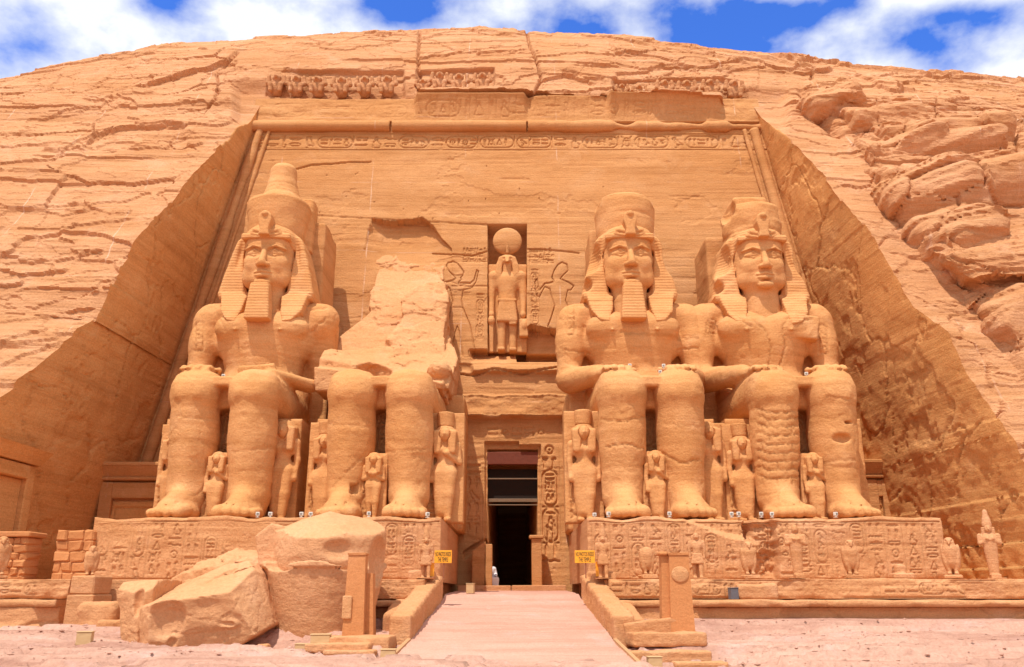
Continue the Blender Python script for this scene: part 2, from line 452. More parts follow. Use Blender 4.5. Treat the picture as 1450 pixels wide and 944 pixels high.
        for axis in range(3):
            o1, o2 = [q for q in range(3) if q != axis]
            for a in (0, 1):
                for b in (0, 1):
                    p0 = np.zeros(3, int); p0[o1] = a; p0[o2] = b; p1 = p0.copy(); p1[axis] = 1
                    f0 = F[tuple((ids + p0).T)]; f1 = F[tuple((ids + p1).T)]
                    m = (f0 < 0) != (f1 < 0)
                    t = np.where(m, f0 / np.where(m, f0 - f1, 1), 0)
                    pos = np.tile(p0.astype(np.float32), (len(ids), 1)); pos[:, axis] += t
                    acc[m] += pos[m]; num[m] += 1
        V = (ids + acc / np.maximum(num, 1)[:, None]) * s.h + s.lo
        Q = []
        for axis in range(3):
            o1, o2 = [(1, 2), (2, 0), (0, 1)][axis]
            sl0 = [slice(1, -1)] * 3; sl1 = [slice(1, -1)] * 3; sl0[axis] = slice(0, -1); sl1[axis] = slice(1, None)
            s0 = S[tuple(sl0)]; s1 = S[tuple(sl1)]
            e = np.argwhere(s0 != s1); inside = s0[tuple(e.T)]
            off = np.ones(3, int); off[axis] = 0; e = e + off
            d1 = np.zeros(3, int); d1[o1] = 1; d2 = np.zeros(3, int); d2[o2] = 1
            q = np.stack([idx[tuple((e - d1 - d2).T)], idx[tuple((e - d2).T)], idx[tuple(e.T)], idx[tuple((e - d1).T)]], 1)
            q[~inside] = q[~inside][:, ::-1]
            Q.append(q)
        return V.astype(np.float32), np.concatenate(Q)
def _rot(rot, x, y, z):
    """rotate the sample point by minus the Euler angles (x, y, z), in degrees"""
    a, b, c = [math.radians(v) for v in rot]
    x, y = x*math.cos(c) + y*math.sin(c), -x*math.sin(c) + y*math.cos(c)
    x, z = x*math.cos(b) - z*math.sin(b), x*math.sin(b) + z*math.cos(b)
    y, z = y*math.cos(a) + z*math.sin(a), -y*math.sin(a) + z*math.cos(a)
    return x, y, z
def vnormals(V, Q):
    n = np.cross(V[Q[:, 2]] - V[Q[:, 0]], V[Q[:, 3 if Q.shape[1] == 4 else 1]] - V[Q[:, 1 if Q.shape[1] == 4 else 0]])
    N_ = np.zeros_like(V)
    for k in range(3):
        N_[:, k] = sum(np.bincount(Q[:, j], n[:, k], len(V)) for j in range(Q.shape[1]))
    return N_ / (np.linalg.norm(N_, axis=1, keepdims=True) + 1e-9)
def weather(V, Q, off=(0, 0, 0), amp=0.03, sc=1.2, strata=0.02, seed=3, cracks=0.0):
    """erosion: soft lumps and the beds of the rock, moved along the normals"""
    P = V + np.array(off, np.float32); Nn = vnormals(V, Q)
    d = amp * fbm(P[:, 0]*sc, P[:, 1]*sc, P[:, 2]*sc, 4, seed)
    if strata:
        b = vnoise(P[:, 0]*.15, P[:, 1]*.15, P[:, 2]*3.1, 91) + .6 * vnoise(P[:, 0]*.3, P[:, 1]*.3, P[:, 2]*7.0, 92)
        d = d - strata * sstep(.25, .6, b) * 1.5
    if cracks:                                             # open joints and chipped edges where blocks meet
        e, c = voro(P[:, 0]*.42 + P[:, 1]*.3 + .35*fbm(P[:, 0]*.8, P[:, 1]*.8, P[:, 2]*.8, 3, 5), P[:, 2]*.36 + .12*fbm(P[:, 0]*.8, P[:, 1]*.8, P[:, 2]*.5, 3, 6), 31)
        on = sstep(.0, .2, fbm(P[:, 0]*.3, P[:, 1]*.3, P[:, 2]*.3, 2, 8))
        d = d - cracks * (np.exp(-(e/.02)**2) * on + .8*sstep(.3, .36, fbm(P[:, 0]*1.4, P[:, 1]*1.4, P[:, 2]*2.0, 4, 9))) + .25*cracks*(c - .5)
    return V + Nn * d[:, None]
def join(parts):
    V = []; Q = []; n = 0
    for v, q in parts: V.append(v); Q.append(q + n); n += len(v)
    return np.concatenate(V), np.concatenate(Q)

# ------------------------------------------------------------------ carved signs
def seg_d(X, Z, pts, closed=False):
    d = None
    P = list(pts) + ([pts[0]] if closed else [])
    for a, b in zip(P[:-1], P[1:]):
        ex, ez = b[0] - a[0], b[1] - a[1]
        t = np.clip(((X - a[0])*ex + (Z - a[1])*ez) / (ex*ex + ez*ez + 1e-9), 0, 1)
        q = np.hypot(X - a[0] - t*ex, Z - a[1] - t*ez)
        d = q if d is None else np.minimum(d, q)
    return d
def circ(cx, cz, r, n=14, a0=0, a1=360, rz=None):
    return [(cx + r*math.cos(math.radians(a0 + (a1-a0)*i/n)), cz + (rz or r)*math.sin(math.radians(a0 + (a1-a0)*i/n))) for i in range(n+1)]
GLYPHS = {
    'sun': [circ(.5, .5, .34), [(.5, .5), (.52, .5)]],
    'water': [[(0, .4), (.125, .62), (.25, .4), (.375, .62), (.5, .4), (.625, .62), (.75, .4), (.875, .62), (1, .4)]],
    'reed': [[(.4, 0), (.4, 1), (.62, .8), (.62, .35), (.4, .3)]],
    'bird': [[(.1, .72), (.2, .85), (.35, .85), (.42, .7), (.62, .5), (.98, .22), (.7, .26), (.5, .22), (.32, .35), (.26, .62), (.1, .72)], [(.45, .22), (.45, 0), (.3, 0)], [(.56, .24), (.58, 0), (.44, 0)]],
    'owl': [[(.25, .95), (.6, .95), (.62, .7), (.75, .4), (.9, .12), (.6, .2), (.4, .2), (.28, .5), (.25, .95)], [(.45, .2), (.45, 0), (.25, 0)]],
    'ankh': [circ(.5, .75, .22, rz=.25), [(.5, .5), (.5, 0)], [(.18, .45), (.82, .45)]],
    'mouth': [circ(.5, .5, .48, 14, 20, 160, .38), circ(.5, .62, .48, 14, 200, 340, .38)],
    'eye': [circ(.5, .42, .45, 12, 20, 160, .32), circ(.5, .66, .45, 12, 200, 340, .3), circ(.5, .52, .1, 8)],
    'basket': [[(.02, .68), (.98, .68)], circ(.5, .68, .46, 12, 180, 360, .42)],
    'loaf': [[(.2, .3), (.8, .3)], circ(.5, .3, .3, 10, 0, 180, .36)],
    'house': [[(.4, .2), (.08, .2), (.08, .8), (.92, .8), (.92, .2), (.62, .2)]],
    'slab': [[(.05, .38), (.95, .38), (.95, .62), (.05, .62), (.05, .38)]],
    'snake': [[(0, .6), (.15, .75), (.3, .45), (.5, .4), (.7, .55), (.85, .38), (1, .36)]],
    'arm': [[(.0, .35), (.7, .35), (.95, .5), (.8, .62)], [(0, .35), (0, .55), (.7, .5)]],
    'foot': [[(.35, 1), (.35, .1), (.9, .1), (.9, .25), (.55, .3), (.55, 1)]],
    'strokes': [[(.25, .15), (.25, .8)], [(.5, .15), (.5, .8)], [(.75, .15), (.75, .8)]],
    'was': [[(.35, 0), (.5, .85), (.7, .95), (.85, .8)], [(.5, .85), (.25, .8)]],
    'seated': [[(.3, 0), (.3, .5), (.45, .62), (.38, .8), (.5, .95), (.66, .82), (.58, .62), (.75, .4), (.95, .3), (.85, .0), (.3, 0)]],
    'scarab': [circ(.5, .48, .28, 14, 0, 360, .36), [(.25, .6), (.75, .6)], [(.2, .8), (.05, 1)], [(.8, .8), (.95, 1)], [(.2, .25), (.05, .05)], [(.8, .25), (.95, .05)]],
    'feather': [[(.45, 0), (.42, .8), (.55, 1), (.7, .85), (.6, .3), (.45, .25)]],
    'djed': [[(.4, 0), (.4, .6)], [(.6, 0), (.6, .6)], [(.2, .62), (.8, .62)], [(.2, .76), (.8, .76)], [(.2, .9), (.8, .9)]],
    'flag': [[(.35, 0), (.35, 1), (.8, .9), (.8, .72), (.35, .68)]],
    'cloth': [[(.35, 0), (.35, .9), (.5, 1), (.62, .9), (.62, .35)]],
    'tri': [[(.15, .1), (.5, .9), (.85, .1), (.15, .1)]],
}
GK = list(GLYPHS)
WIDE = ['water', 'mouth', 'basket', 'slab', 'snake', 'arm', 'eye', 'house']
TALL = ['reed', 'ankh', 'was', 'feather', 'djed', 'flag', 'cloth', 'foot', 'strokes']
SQ = ['sun', 'bird', 'owl', 'seated', 'scarab', 'loaf', 'tri', 'bird', 'owl']
class Relief:
    """depth map over a panel W x H, carved with strokes (metres)"""
    def __init__(s, W, H, res):
        s.W, s.H = W, H
        s.nx = max(2, int(round(W / res)) + 1); s.nz = max(2, int(round(H / res)) + 1)
        s.x = np.linspace(0, W, s.nx); s.z = np.linspace(0, H, s.nz)
        s.D = np.zeros((s.nx, s.nz), np.float32)
    def _win(s, x0, x1, z0, z1):
        i0, i1 = np.searchsorted(s.x, (x0, x1)); j0, j1 = np.searchsorted(s.z, (z0, z1))
        return slice(max(0, i0-1), i1+1), slice(max(0, j0-1), j1+1)
    def stroke(s, pts, wd, dp, closed=False):
        P = np.array(pts); m = wd * 1.6
        a, b = s._win(P[:, 0].min()-m, P[:, 0].max()+m, P[:, 1].min()-m, P[:, 1].max()+m)
        if s.D[a, b].size == 0: return
        d = seg_d(s.x[a][:, None], s.z[b][None, :], pts, closed)
        s.D[a, b] = np.maximum(s.D[a, b], dp * (1 - sstep(wd*.45, wd*1.1, d)))
    def glyph(s, g, x, z, w_, h_, wd, dp, flip=False):
        for pl in GLYPHS[g]:
            s.stroke([(x + (1-p[0] if flip else p[0])*w_, z + p[1]*h_) for p in pl], wd, dp)
    def cartouche(s, x, z, w_, h_, wd, dp, rnd, vertical=True):
        r = min(w_, h_) / 2; pts = []
        if vertical:
            pts = circ(x+w_/2, z+h_-r, r, 10, 0, 180) + circ(x+w_/2, z+r, r, 10, 180, 360)
            s.stroke(pts, wd, dp, True); s.stroke([(x, z-wd), (x+w_, z-wd)], wd, dp)
            s.column(x+w_*.18, z+r*.45, w_*.64, h_-r*.9, wd*.9, dp, rnd, False)
        else:
            pts = circ(x+w_-r, z+r, r, 10, -90, 90) + circ(x+r, z+r, r, 10, 90, 270)
            s.stroke(pts, wd, dp, True); s.stroke([(x+w_+wd, z), (x+w_+wd, z+h_)], wd, dp)
            s.row(x+r*.45, z+h_*.18, w_-r*.9, h_*.64, wd*.9, dp, rnd, False)
    def column(s, x, z, w_, h_, wd, dp, rnd, carts=True):
        """signs stacked downwards in a column"""
        top = z + h_
        while top - z > w_ * .3:
            k = rnd.random()
            if carts and k < .22 and top - z > w_ * 2.2:
                hh = w_ * rnd.uniform(1.9, 2.3); s.cartouche(x+w_*.06, top-hh, w_*.88, hh, wd, dp, rnd); top -= hh + w_*.14; continue
            if k < .5:
                hh = w_ * .34; s.glyph(rnd.choice(WIDE), x+.05*w_, top-hh, w_*.9, hh, wd, dp)
            elif k < .78:
                hh = w_ * rnd.uniform(.62, .8); g = rnd.choice(SQ)
                if rnd.random() < .5: s.glyph(g, x+.15*w_, top-hh, w_*.7, hh, wd, dp)
                else:
                    s.glyph(g, x, top-hh, w_*.58, hh, wd, dp); s.glyph(rnd.choice(TALL), x+w_*.62, top-hh, w_*.34, hh, wd, dp)
            else:
                hh = w_ * .62
                s.glyph(rnd.choice(TALL), x+w_*.05, top-hh, w_*.36, hh, wd, dp); s.glyph(rnd.choice(TALL), x+w_*.55, top-hh, w_*.36, hh, wd, dp)
            top -= hh + w_ * .12
    def row(s, x, z, w_, h_, wd, dp, rnd, carts=True):
        cx = x
        while cx < x + w_ - h_ * .35:
            k = rnd.random(); left = x + w_ - cx
            if carts and k < .17 and left > h_ * 2.4:
                ww = h_ * rnd.uniform(1.9, 2.4); s.cartouche(cx, z+h_*.04, ww, h_*.92, wd, dp, rnd, False); cx += ww + h_*.2; continue
            if k < .45:
                ww = h_ * .75; s.glyph(rnd.choice(SQ), cx, z+.04*h_, ww, h_*.92, wd, dp)
            elif k < .7:
                ww = h_ * .8; a = rnd.choice(WIDE); b = rnd.choice(WIDE)
                s.glyph(a, cx, z+h_*.55, ww, h_*.36, wd, dp); s.glyph(b, cx, z+h_*.08, ww, h_*.36, wd, dp)
            else:
                ww = h_ * .36; s.glyph(rnd.choice(TALL), cx, z, ww, h_*.96, wd, dp)
            cx += ww + h_ * .16
    def sample(s, X, Z):
        """depth at panel coordinates, zero outside"""
        fx = X / s.W * (s.nx - 1); fz = Z / s.H * (s.nz - 1)
        ok = (fx >= 0) & (fx <= s.nx - 1) & (fz >= 0) & (fz <= s.nz - 1)
        fx = np.clip(fx, 0, s.nx - 1.001); fz = np.clip(fz, 0, s.nz - 1.001)
        i = fx.astype(int); j = fz.astype(int); a = fx - i; b = fz - j
        D = s.D
        v = D[i, j]*(1-a)*(1-b) + D[i+1, j]*a*(1-b) + D[i, j+1]*(1-a)*b + D[i+1, j+1]*a*b
        return np.where(ok, v, 0)
def grid_faces(nx, nz, flip=False):
    i = np.arange(nx*nz).reshape(nx, nz)
    q = np.stack([i[:-1, :-1], i[1:, :-1], i[1:, 1:], i[:-1, 1:]], -1).reshape(-1, 4)
    return q[:, ::-1] if flip else q
def carved_block(name, rel, origin, ux, nrm, depth, mat, parent=None, uz=(0, 0, 1), edge=0.06, chip=0.05, seed=5, rough=0.012, top_chip=0.0):
    """solid block whose front is the carved panel: origin is its lower left front corner"""
    o = np.array(origin, float); ux = np.array(ux, float); n = np.array(nrm, float); uz = np.array(uz, float)
    X, Z = np.meshgrid(rel.x, rel.z, indexing='ij')
    P = o + X[..., None]*ux + Z[..., None]*uz
    din = np.minimum(np.minimum(X, rel.W - X), np.minimum(Z, rel.H - Z))
    nz = fbm(P[..., 0]*1.6, P[..., 1]*1.6, P[..., 2]*1.6, 4, seed)
    e = edge * (1 + 1.4 * nz) + chip * sstep(.15, .6, nz)
    D = rel.D + e * np.exp(-din / (edge * 1.2 + .01)) + rough * fbm(P[..., 0]*4, P[..., 1]*4, P[..., 2]*5, 3, seed+1) \
        + 0.02 * sstep(.2, .6, vnoise(P[..., 0]*.2, P[..., 1]*.2, P[..., 2]*4.2, 91))
    G = P - n * D[..., None]
    if top_chip:
        q = sstep(rel.H - top_chip*3, rel.H, Z) * top_chip * (0.5 + fbm(X*.9, 0, seed*3.1, 4, seed+4))
        G = G - uz * np.maximum(q, -.02)[..., None]
    nx, nzr = rel.nx, rel.nz
    V = G.reshape(-1, 3); front = np.arange(nx*nzr).reshape(nx, nzr)
    Q = grid_faces(nx, nzr)
    ring = np.concatenate([front[:, 0], front[-1, 1:], front[-2::-1, -1], front[0, -2:0:-1]])
    B = V[ring] - n * (depth - (D.reshape(-1)[ring])[:, None])
    b = np.arange(len(V), len(V) + len(ring)); r2 = np.roll(ring, -1); b2 = np.roll(b, -1)
    Q = np.concatenate([Q, np.stack([ring, b, b2, r2], 1)])
    V = np.concatenate([V, B, B.mean(0)[None]]); c = len(V) - 1
    # back: fan of quads collapsed in pairs keeps everything quads
    pairs = np.stack([np.full(len(b)//2, c), b[:len(b)//2*2:2][:len(b)//2], b[1::2][:len(b)//2], np.roll(b, -2)[:len(b)//2*2:2][:len(b)//2]], 1)
    Q = np.concatenate([Q, pairs[:, ::-1]])
    fn = np.cross(ux, uz)
    if np.dot(fn, n) < 0: Q = Q[:, ::-1]
    ob = mesh_obj(name, V, np.ascontiguousarray(Q), mat, parent, True)
    ob.data.polygons.foreach_set('use_smooth', np.concatenate([np.ones((nx-1)*(nzr-1), bool), np.zeros(len(Q)-(nx-1)*(nzr-1), bool)]))
    return ob
# ------------------------------------------------------------------ the site: facade plane, recess edges, cliff profile
def FY(z): return 0.11 * (np.asarray(z, float) - 2)              # the facade leans back
def xinL(z): return -18.8 + .164 * (np.asarray(z, float) - 2)
def xinR(z): return 17.4 - .131 * (np.asarray(z, float) - 2)
EL_Z = [-2, 5, 8.2, 9.5, 10.5, 11.7, 12.4, 14.3, 16.9, 18.6, 21.5, 24.4, 27.2, 29]
EL_Y = [-13.6, -11.4, -9.8, -8.5, -7.7, -6.6, -5.75, -5.45, -4.5, -3.4, -1.8, .2, 2.1, 2.9]
ER_Z = [-2, 3, 5.9, 6.9, 8.2, 9.3, 11.1, 12.8, 15.4, 17.3, 19.2, 22.1, 24.3, 26.3, 27.4, 29]
ER_Y = [-13.6, -11.6, -10.5, -9.9, -9.5, -8.8, -8.2, -6.6, -5.5, -4.8, -3.6, -1.8, -.2, 1.1, 2.1, 2.9]
PROF_Z = np.array([-2, 5, 8.2, 12, 17, 21.5, 27.2, 29, 31, 33.5, 36, 37.6, 38.6, 39.6, 40, 40])
PROF_Y = np.array([-13.6, -11.2, -9.8, -7.0, -4.4, -1.8, 2.1, 2.9, 3.9, 5.2, 7.3, 10, 14, 22, 35, 70])
ARC = np.concatenate([[0], np.cumsum(np.hypot(np.diff(PROF_Z), np.diff(PROF_Y)))])
def sky_k(x): return np.interp(x, [-60, -45, -31, -22, -10, 0, 12, 21, 31, 45, 60], [.52, .64, .805, .975, 1.03, 1.055, .965, .875, .79, .68, .58])
Z_TOP = 28.75                                                     # where natural rock begins above the cornice
def pline(px, py, pts):
    return seg_d(px, py, pts)
def inpoly(px, py, P):
    ins = np.zeros(px.shape, bool)
    for i in range(len(P)):
        a, b = P[i], P[(i+1) % len(P)]
        c = (a[1] > py) != (b[1] > py)
        ins ^= c & (px < a[0] + (py - a[1]) / ((b[1] - a[1]) or 1e-9) * (b[0] - a[0]))
    return ins
# broken ledges of the rock face: (line in the photograph, drop in metres, length of the scar below it in pixels)
LEDGES = [
    ([(120, 216), (135, 198), (165, 186), (200, 180), (240, 178), (264, 178)], .42, 42),
    ([(55, 180), (110, 160), (160, 150), (165, 145)], .18, 30),
    ([(170, 157), (230, 152), (290, 148), (300, 155)], .22, 16),
    ([(196, 128), (240, 116), (290, 100), (330, 88), (338, 80)], .45, 20),
    ([(120, 146), (168, 145)], .18, 14), ([(60, 220), (125, 218)], .2, 14),
    ([(0, 300), (40, 300), (70, 296), (110, 285)], .2, 16),
    ([(0, 365), (45, 372), (100, 362), (145, 350)], .35, 26), ([(0, 390), (60, 386), (95, 380)], .5, 14),
    ([(95, 325), (150, 318), (190, 310)], .3, 14), ([(105, 368), (120, 352), (145, 350)], .3, 16),
    ([(90, 446), (110, 440), (135, 437)], .4, 12), ([(0, 470), (60, 462), (110, 455)], .2, 20), ([(0, 528), (40, 510), (90, 492)], .3, 24),
    ([(0, 420), (50, 408), (110, 398)], .15, 20),
    ([(335, 70), (420, 66), (470, 74), (480, 65)], .25, 18), ([(380, 60), (430, 55), (500, 62)], .22, 14),
    ([(480, 48), (560, 54), (640, 48), (700, 40), (740, 44), (800, 40), (870, 44)], .35, 14),
    ([(590, 58), (640, 52), (690, 48), (735, 52)], .4, 12), ([(740, 44), (770, 40), (780, 48), (830, 46), (880, 52)], .4, 13),
    ([(745, 85), (800, 80), (860, 82), (900, 84)], .2, 14), ([(590, 86), (650, 80), (740, 74), (748, 72)], .28, 12),
    ([(810, 100), (860, 96), (900, 100), (940, 97)], .18, 12), ([(760, 116), (790, 112), (840, 118)], .3, 12),
    ([(880, 62), (950, 72), (1010, 84), (1060, 95)], .25, 14), ([(940, 66), (1000, 72), (1050, 82), (1100, 90), (1145, 106)], .35, 13),
    ([(1000, 60), (1070, 64), (1140, 72), (1210, 88), (1260, 96)], .35, 12), ([(1090, 85), (1120, 92), (1150, 100)], .5, 14),
    ([(1200, 90), (1250, 84), (1300, 96), (1340, 108)], .5, 14), ([(1330, 112), (1400, 110), (1450, 122)], .3, 14),
    ([(1080, 150), (1110, 153), (1140, 154)], .35, 9),
    ([(1250, 200), (1300, 185), (1360, 178), (1450, 190)], .3, 16), ([(1380, 166), (1420, 178), (1450, 192)], .5, 12),
    ([(1345, 220), (1400, 210), (1450, 214)], .35, 14), ([(1290, 240), (1350, 232), (1450, 240)], .25, 18),
    ([(1280, 372), (1320, 378), (1345, 390)], .3, 14), ([(1320, 436), (1350, 444), (1372, 456)], .3, 14),
    ([(1260, 330), (1290, 345), (1330, 372)], .15, 20), ([(1400, 540), (1450, 552)], .2, 20),
]
CRACKS = [  # vertical joints of the rock, in pixels, with a depth
    ([(594, 52), (592, 85), (594, 115), (590, 137)], .25), ([(742, 40), (748, 72), (760, 100), (764, 118), (752, 140), (748, 165)], .28),
    ([(338, 80), (306, 105), (308, 150), (296, 158)], .2), ([(1152, 100), (1150, 112)], .3), ([(1325, 150), (1322, 190)], .2),
    ([(65, 600), (60, 640)], .1), ([(700, 40), (745, 50)], .15),
]
OUTCROP = [(1128, 120), (1150, 172), (1188, 195), (1215, 218), (1228, 240), (1252, 268), (1272, 300), (1296, 352), (1330, 392), (1362, 415), (1392, 450), (1420, 500), (1450, 545), (1500, 610)]
def dist_signed_right(px, py, line):
    """distance in pixels to a polyline running down the picture, positive on its right"""
    L = np.array(line, float)
    xl = np.interp(py, L[:, 1], L[:, 0])
    return seg_d(px, py, line) * np.where(px > xl, 1, -1)
def soft_in(x, a, b, w): return sstep(a - w, a + w, x) * (1 - sstep(b - w, b + w, x))
def rock_displace(P, nrm):
    """adds joints, flaked plates and beds to the bare cliff sheet P (...,3)"""
    x, y, z = P[..., 0], P[..., 1], P[..., 2]
    px, py = to_px(P)
    vis = sstep(-300, -60, px) * (1 - sstep(1510, 1750, px))
    d = .45 * fbm(x*.09, y*.09, z*.13, 3, 5)
    warp = 1.2*fbm(x*.06, y*.05, z*.08, 3, 90) + .25*fbm(x*.35, y*.2, z*.3, 3, 91)
    for i, (a, t) in enumerate(((.24, .02), (.18, .16), (.13, -.1), (.10, .12), (.055, .12), (.035, .14))):   # flaked plates with sharp rims
        sc = (.05, .08, .13, .2, .33, .5)[i]
        n = fbm(x*sc + i*7.3, y*sc, z*sc*2.6 + warp*.12, 5, 30 + i*5, .48)
        d = d + a * sstep(-.004, .004, n - t)
    for k, (per, amp, seed) in enumerate(((2.3, .18, 3), (.85, .075, 5), (.33, .04, 8), (.17, .022, 12))):         # bedding: undercut ledges that come and go
        t = (z + warp * (.9, .5, .3, .2)[k] + .02*x) / per
        fl = np.floor(t); fr = t - fl
        rr = _hash(fl.astype(np.int64), np.zeros_like(fl).astype(np.int64) + k, np.zeros_like(fl).astype(np.int64), seed)
        pres = vnoise(x*(.11, .2, .4, .7)[k] + rr*60, fl*3.7, y*.1, 100 + k)
        A = amp * sstep(.18, .36, pres) * (.4 + .9*rr)
        d = d + A * (1 - fr)**1.6
    e, cell = voro(x*.17 + .35*fbm(x*.3, 1, z*.3, 4, 15), z*.30 + .35*fbm(x*.3, 9, z*.3, 4, 16), 21)
    jm = sstep(.0, .2, fbm(x*.09, 4, z*.09, 2, 66))
    d = d - .24 * np.exp(-(e / .014)**2) * jm + .30 * (cell - .5) * (.35 + .65*jm)
    e2, cell2 = voro(x*.5 + .25*fbm(x*.8, 1, z*.8, 3, 17) + z*.1, z*.8 + .25*fbm(x*.8, 9, z*.8, 3, 18), 23)
    jm2 = sstep(.08, .25, fbm(x*.13, 4, z*.16, 3, 67))
    d = d + (.07 * (cell2 - .5) - .07 * np.exp(-(e2 / .02)**2)) * jm2
    calm = 1 - .30 * (1 - sstep(1050, 1150, px))
    d = d * calm
    d = d + .03 * fbm(x*.9, y*.9, z*1.6, 4, 50) + .016 * fbm(x*3.5, y*3.5, z*8, 3, 51)
    d = d * 1.05
    wob = 3.0 * fbm(x*.45, y*.3, z*.5, 4, 71, .5) + 3.4 * vnoise(np.floor(x*.6 + .5*vnoise(x*.3, 0, 0, 5))*5.1, 0, 0, 72) + 1.2 * vnoise(x*1.7, 0, z*1.7, 73)
    for pts, a, ln in LEDGES:
        A = np.array(pts, float)
        m = (px > A[:, 0].min() - 8) & (px < A[:, 0].max() + 8) & (py > A[:, 1].min() - 14) & (py < A[:, 1].max() + ln * 3)
        if not m.any(): continue
        xx, yy = px[m], py[m] + wob[m]
        order = np.argsort(A[:, 0]); yl = np.interp(xx, A[order, 0], A[order, 1])
        below = yy - yl
        endf = sstep(A[:, 0].min() - 6, A[:, 0].min() + 10, xx) * (1 - sstep(A[:, 0].max() - 8, A[:, 0].max() + 6, xx))
        a = a * (.5 if A[:, 0].max() > 200 or A[:, 1].max() < 280 else .28)
        dd = np.where(below > 0, -a * np.exp(-below / ln) * sstep(0, .9, below), a * .5 * np.exp(below / 6.0)) * endf
        d[m] += dd * (.35 + .65 * sstep(45, 110, py[m]))
    for pts, a in CRACKS:
        q = pline(px + wob*.6, py, pts); d = d - a * np.exp(-(q / 1.7)**2)
    worn = np.maximum(soft_in(px, 335, 588, 8) * soft_in(py, 126, 178, 7), soft_in(px, 1022, 1112, 8) * soft_in(py, 132, 184, 7))
    d = d * (1 - .8*worn) - .22 * worn                             # the lip above the left cornice and the corners has worn away
    # smoother dressed band beside the recess on the right, bulging beds beyond it
    sr = dist_signed_right(px, py, OUTCROP)
    zone = (px > 1000) & (py > 110) & (py < 700)
    top = sstep(112, 160, py)
    dress = np.where(zone & (sr < 0), sstep(0, -12, sr), 0) * sstep(165, 200, py)
    d = d * (1 - .6 * dress)
    big = np.where(zone, sstep(0, 22, sr), 0) * top
    pe = py + 34 * (1 - np.exp(-np.maximum(sr, 0) / 90.0)) + 12 * fbm(x*.3, 2, z*.3, 4, 35)      # swelling beds that bulge out over the dressed band
    amp = np.interp(pe, [110, 135, 160, 182, 196, 215, 240, 258, 275, 300, 335, 375, 412, 428, 460, 500, 530, 560, 620, 700],
                        [.2, .9, 1.5, 1.2, .45, 1.2, 2.2, 1.5, .5, 1.0, 1.9, 2.9, 2.6, .7, .5, .9, .5, 1.0, 1.3, .8])
    wide = np.interp(pe, [110, 240, 300, 412, 440, 700], [20, 14, 24, 13, 40, 40])
    edge_in = 1 - np.exp(-np.maximum(sr, 0) / wide)
    mass = edge_in * np.where(zone, 1, 0) * top * (1.15*amp + .5*fbm(x*.14, y*.1, z*.18, 4, 37)) * (1 - sstep(50, 420, sr) * .8)
    pit = np.exp(-(((px - 1375) / 38)**2 + ((py - 330) / 14)**2)) + .8*np.exp(-(((px - 1330) / 30)**2 + ((py - 262) / 6)**2))
    mass = mass - 1.0 * pit
    crev = np.where(zone, np.exp(-(sr / 5.0)**2), 0) * top * .55 * (.3 + .7*sstep(-.1, .3, np.sin(py*.045 + .6)))
    Dv = nrm * (d - crev)[..., None] * (.35 + .65 * vis)[..., None]
    side = np.array([-.45, -.62, -.36])
    P2 = P + Dv + mass[..., None] * side
    if P2.ndim == 3 and zone.any():                                # a second pass of bedding on the bulging faces
        n2 = grid_normals(P2); x2, y2, z2 = P2[..., 0], P2[..., 1], P2[..., 2]
        q = z2 - .14*x2 + .5*fbm(x2*.2, y2*.2, z2*.2, 3, 61)
        dd = .16*fbm(x2*.35, y2*.35, z2*.5, 4, 62) + .06*vnoise(x2*.3, y2*.3, q*4.5, 63) - .09*sstep(.45, .7, vnoise(x2*.2, y2*.2, q*2.6, 64)) + .03*vnoise(x2*.8, y2*.8, q*11, 65)
        P2 = P2 + n2 * (dd * np.where(zone, sstep(-4, 10, sr), 0) * top)[..., None]
    return P2
def sheet(s_rows, xcols):
    """bare cliff: rows along the profile, columns along x given as a function of row height"""
    Z0 = np.interp(s_rows, ARC, PROF_Z)[None, :]; Y0 = np.interp(s_rows, ARC, PROF_Y)[None, :]
    X = xcols(Z0)
    k = sky_k(X)
    Z = np.where(Z0 > 22, 22 + (Z0 - 22) * (1 + (k * 1.0 - 1) * sstep(22, 30, Z0)), Z0) + 0 * X
    Y = Y0 + 0 * X
    eL = xinL(Z) - .08 * (FY(Z) - np.interp(Z, EL_Z, EL_Y)); eR = xinR(Z) + .08 * (FY(Z) - np.interp(Z, ER_Z, ER_Y))
    dl = np.maximum(eL - X, 0); dr = np.maximum(X - eR, 0)
    wl = np.where(X < 0, np.exp(-dl / 3.0), 0) * (Z < 29); wr = np.where(X > 0, np.exp(-dr / 3.0), 0) * (Z < 29)
    Y = Y + (np.interp(Z, EL_Z, EL_Y) - Y) * wl + (np.interp(Z, ER_Z, ER_Y) - Y) * wr
    return np.stack([X, Y, Z], -1)
def grid_normals(P):
    a = np.gradient(P, axis=0); b = np.gradient(P, axis=1)
    n = np.cross(a, b); n = n / (np.linalg.norm(n, axis=-1, keepdims=True) + 1e-9)
    flip = n[..., 1:2] > 0
    return np.where(flip, -n, n)
s_fine = np.arange(0, np.interp(16, PROF_Y[8:], ARC[8:]), .08)
S_ROWS = np.concatenate([s_fine, np.linspace(s_fine[-1] + .3, ARC[-1], 30)])
tcol = np.concatenate([np.arange(0, 19, .085), 19 + np.arange(1, 30)**1.35 * .38])
def edge_x(Z, left):
    if left: return xinL(Z) - .08 * (FY(Z) - np.interp(Z, EL_Z, EL_Y))
    return xinR(Z) + .08 * (FY(Z) - np.interp(Z, ER_Z, ER_Y))
wing = {}
parts = []
for left in (True, False):
    sg = -1 if left else 1
    B = sheet(S_ROWS, lambda Z0: edge_x(np.minimum(Z0, 28.9), left) + sg * tcol[:, None] + 0 * Z0)
    Nn = grid_normals(B)
    G = rock_displace(B, Nn)
    wing[left] = G
    parts.append((G.reshape(-1, 3), grid_faces(G.shape[0], G.shape[1], flip=not left)))
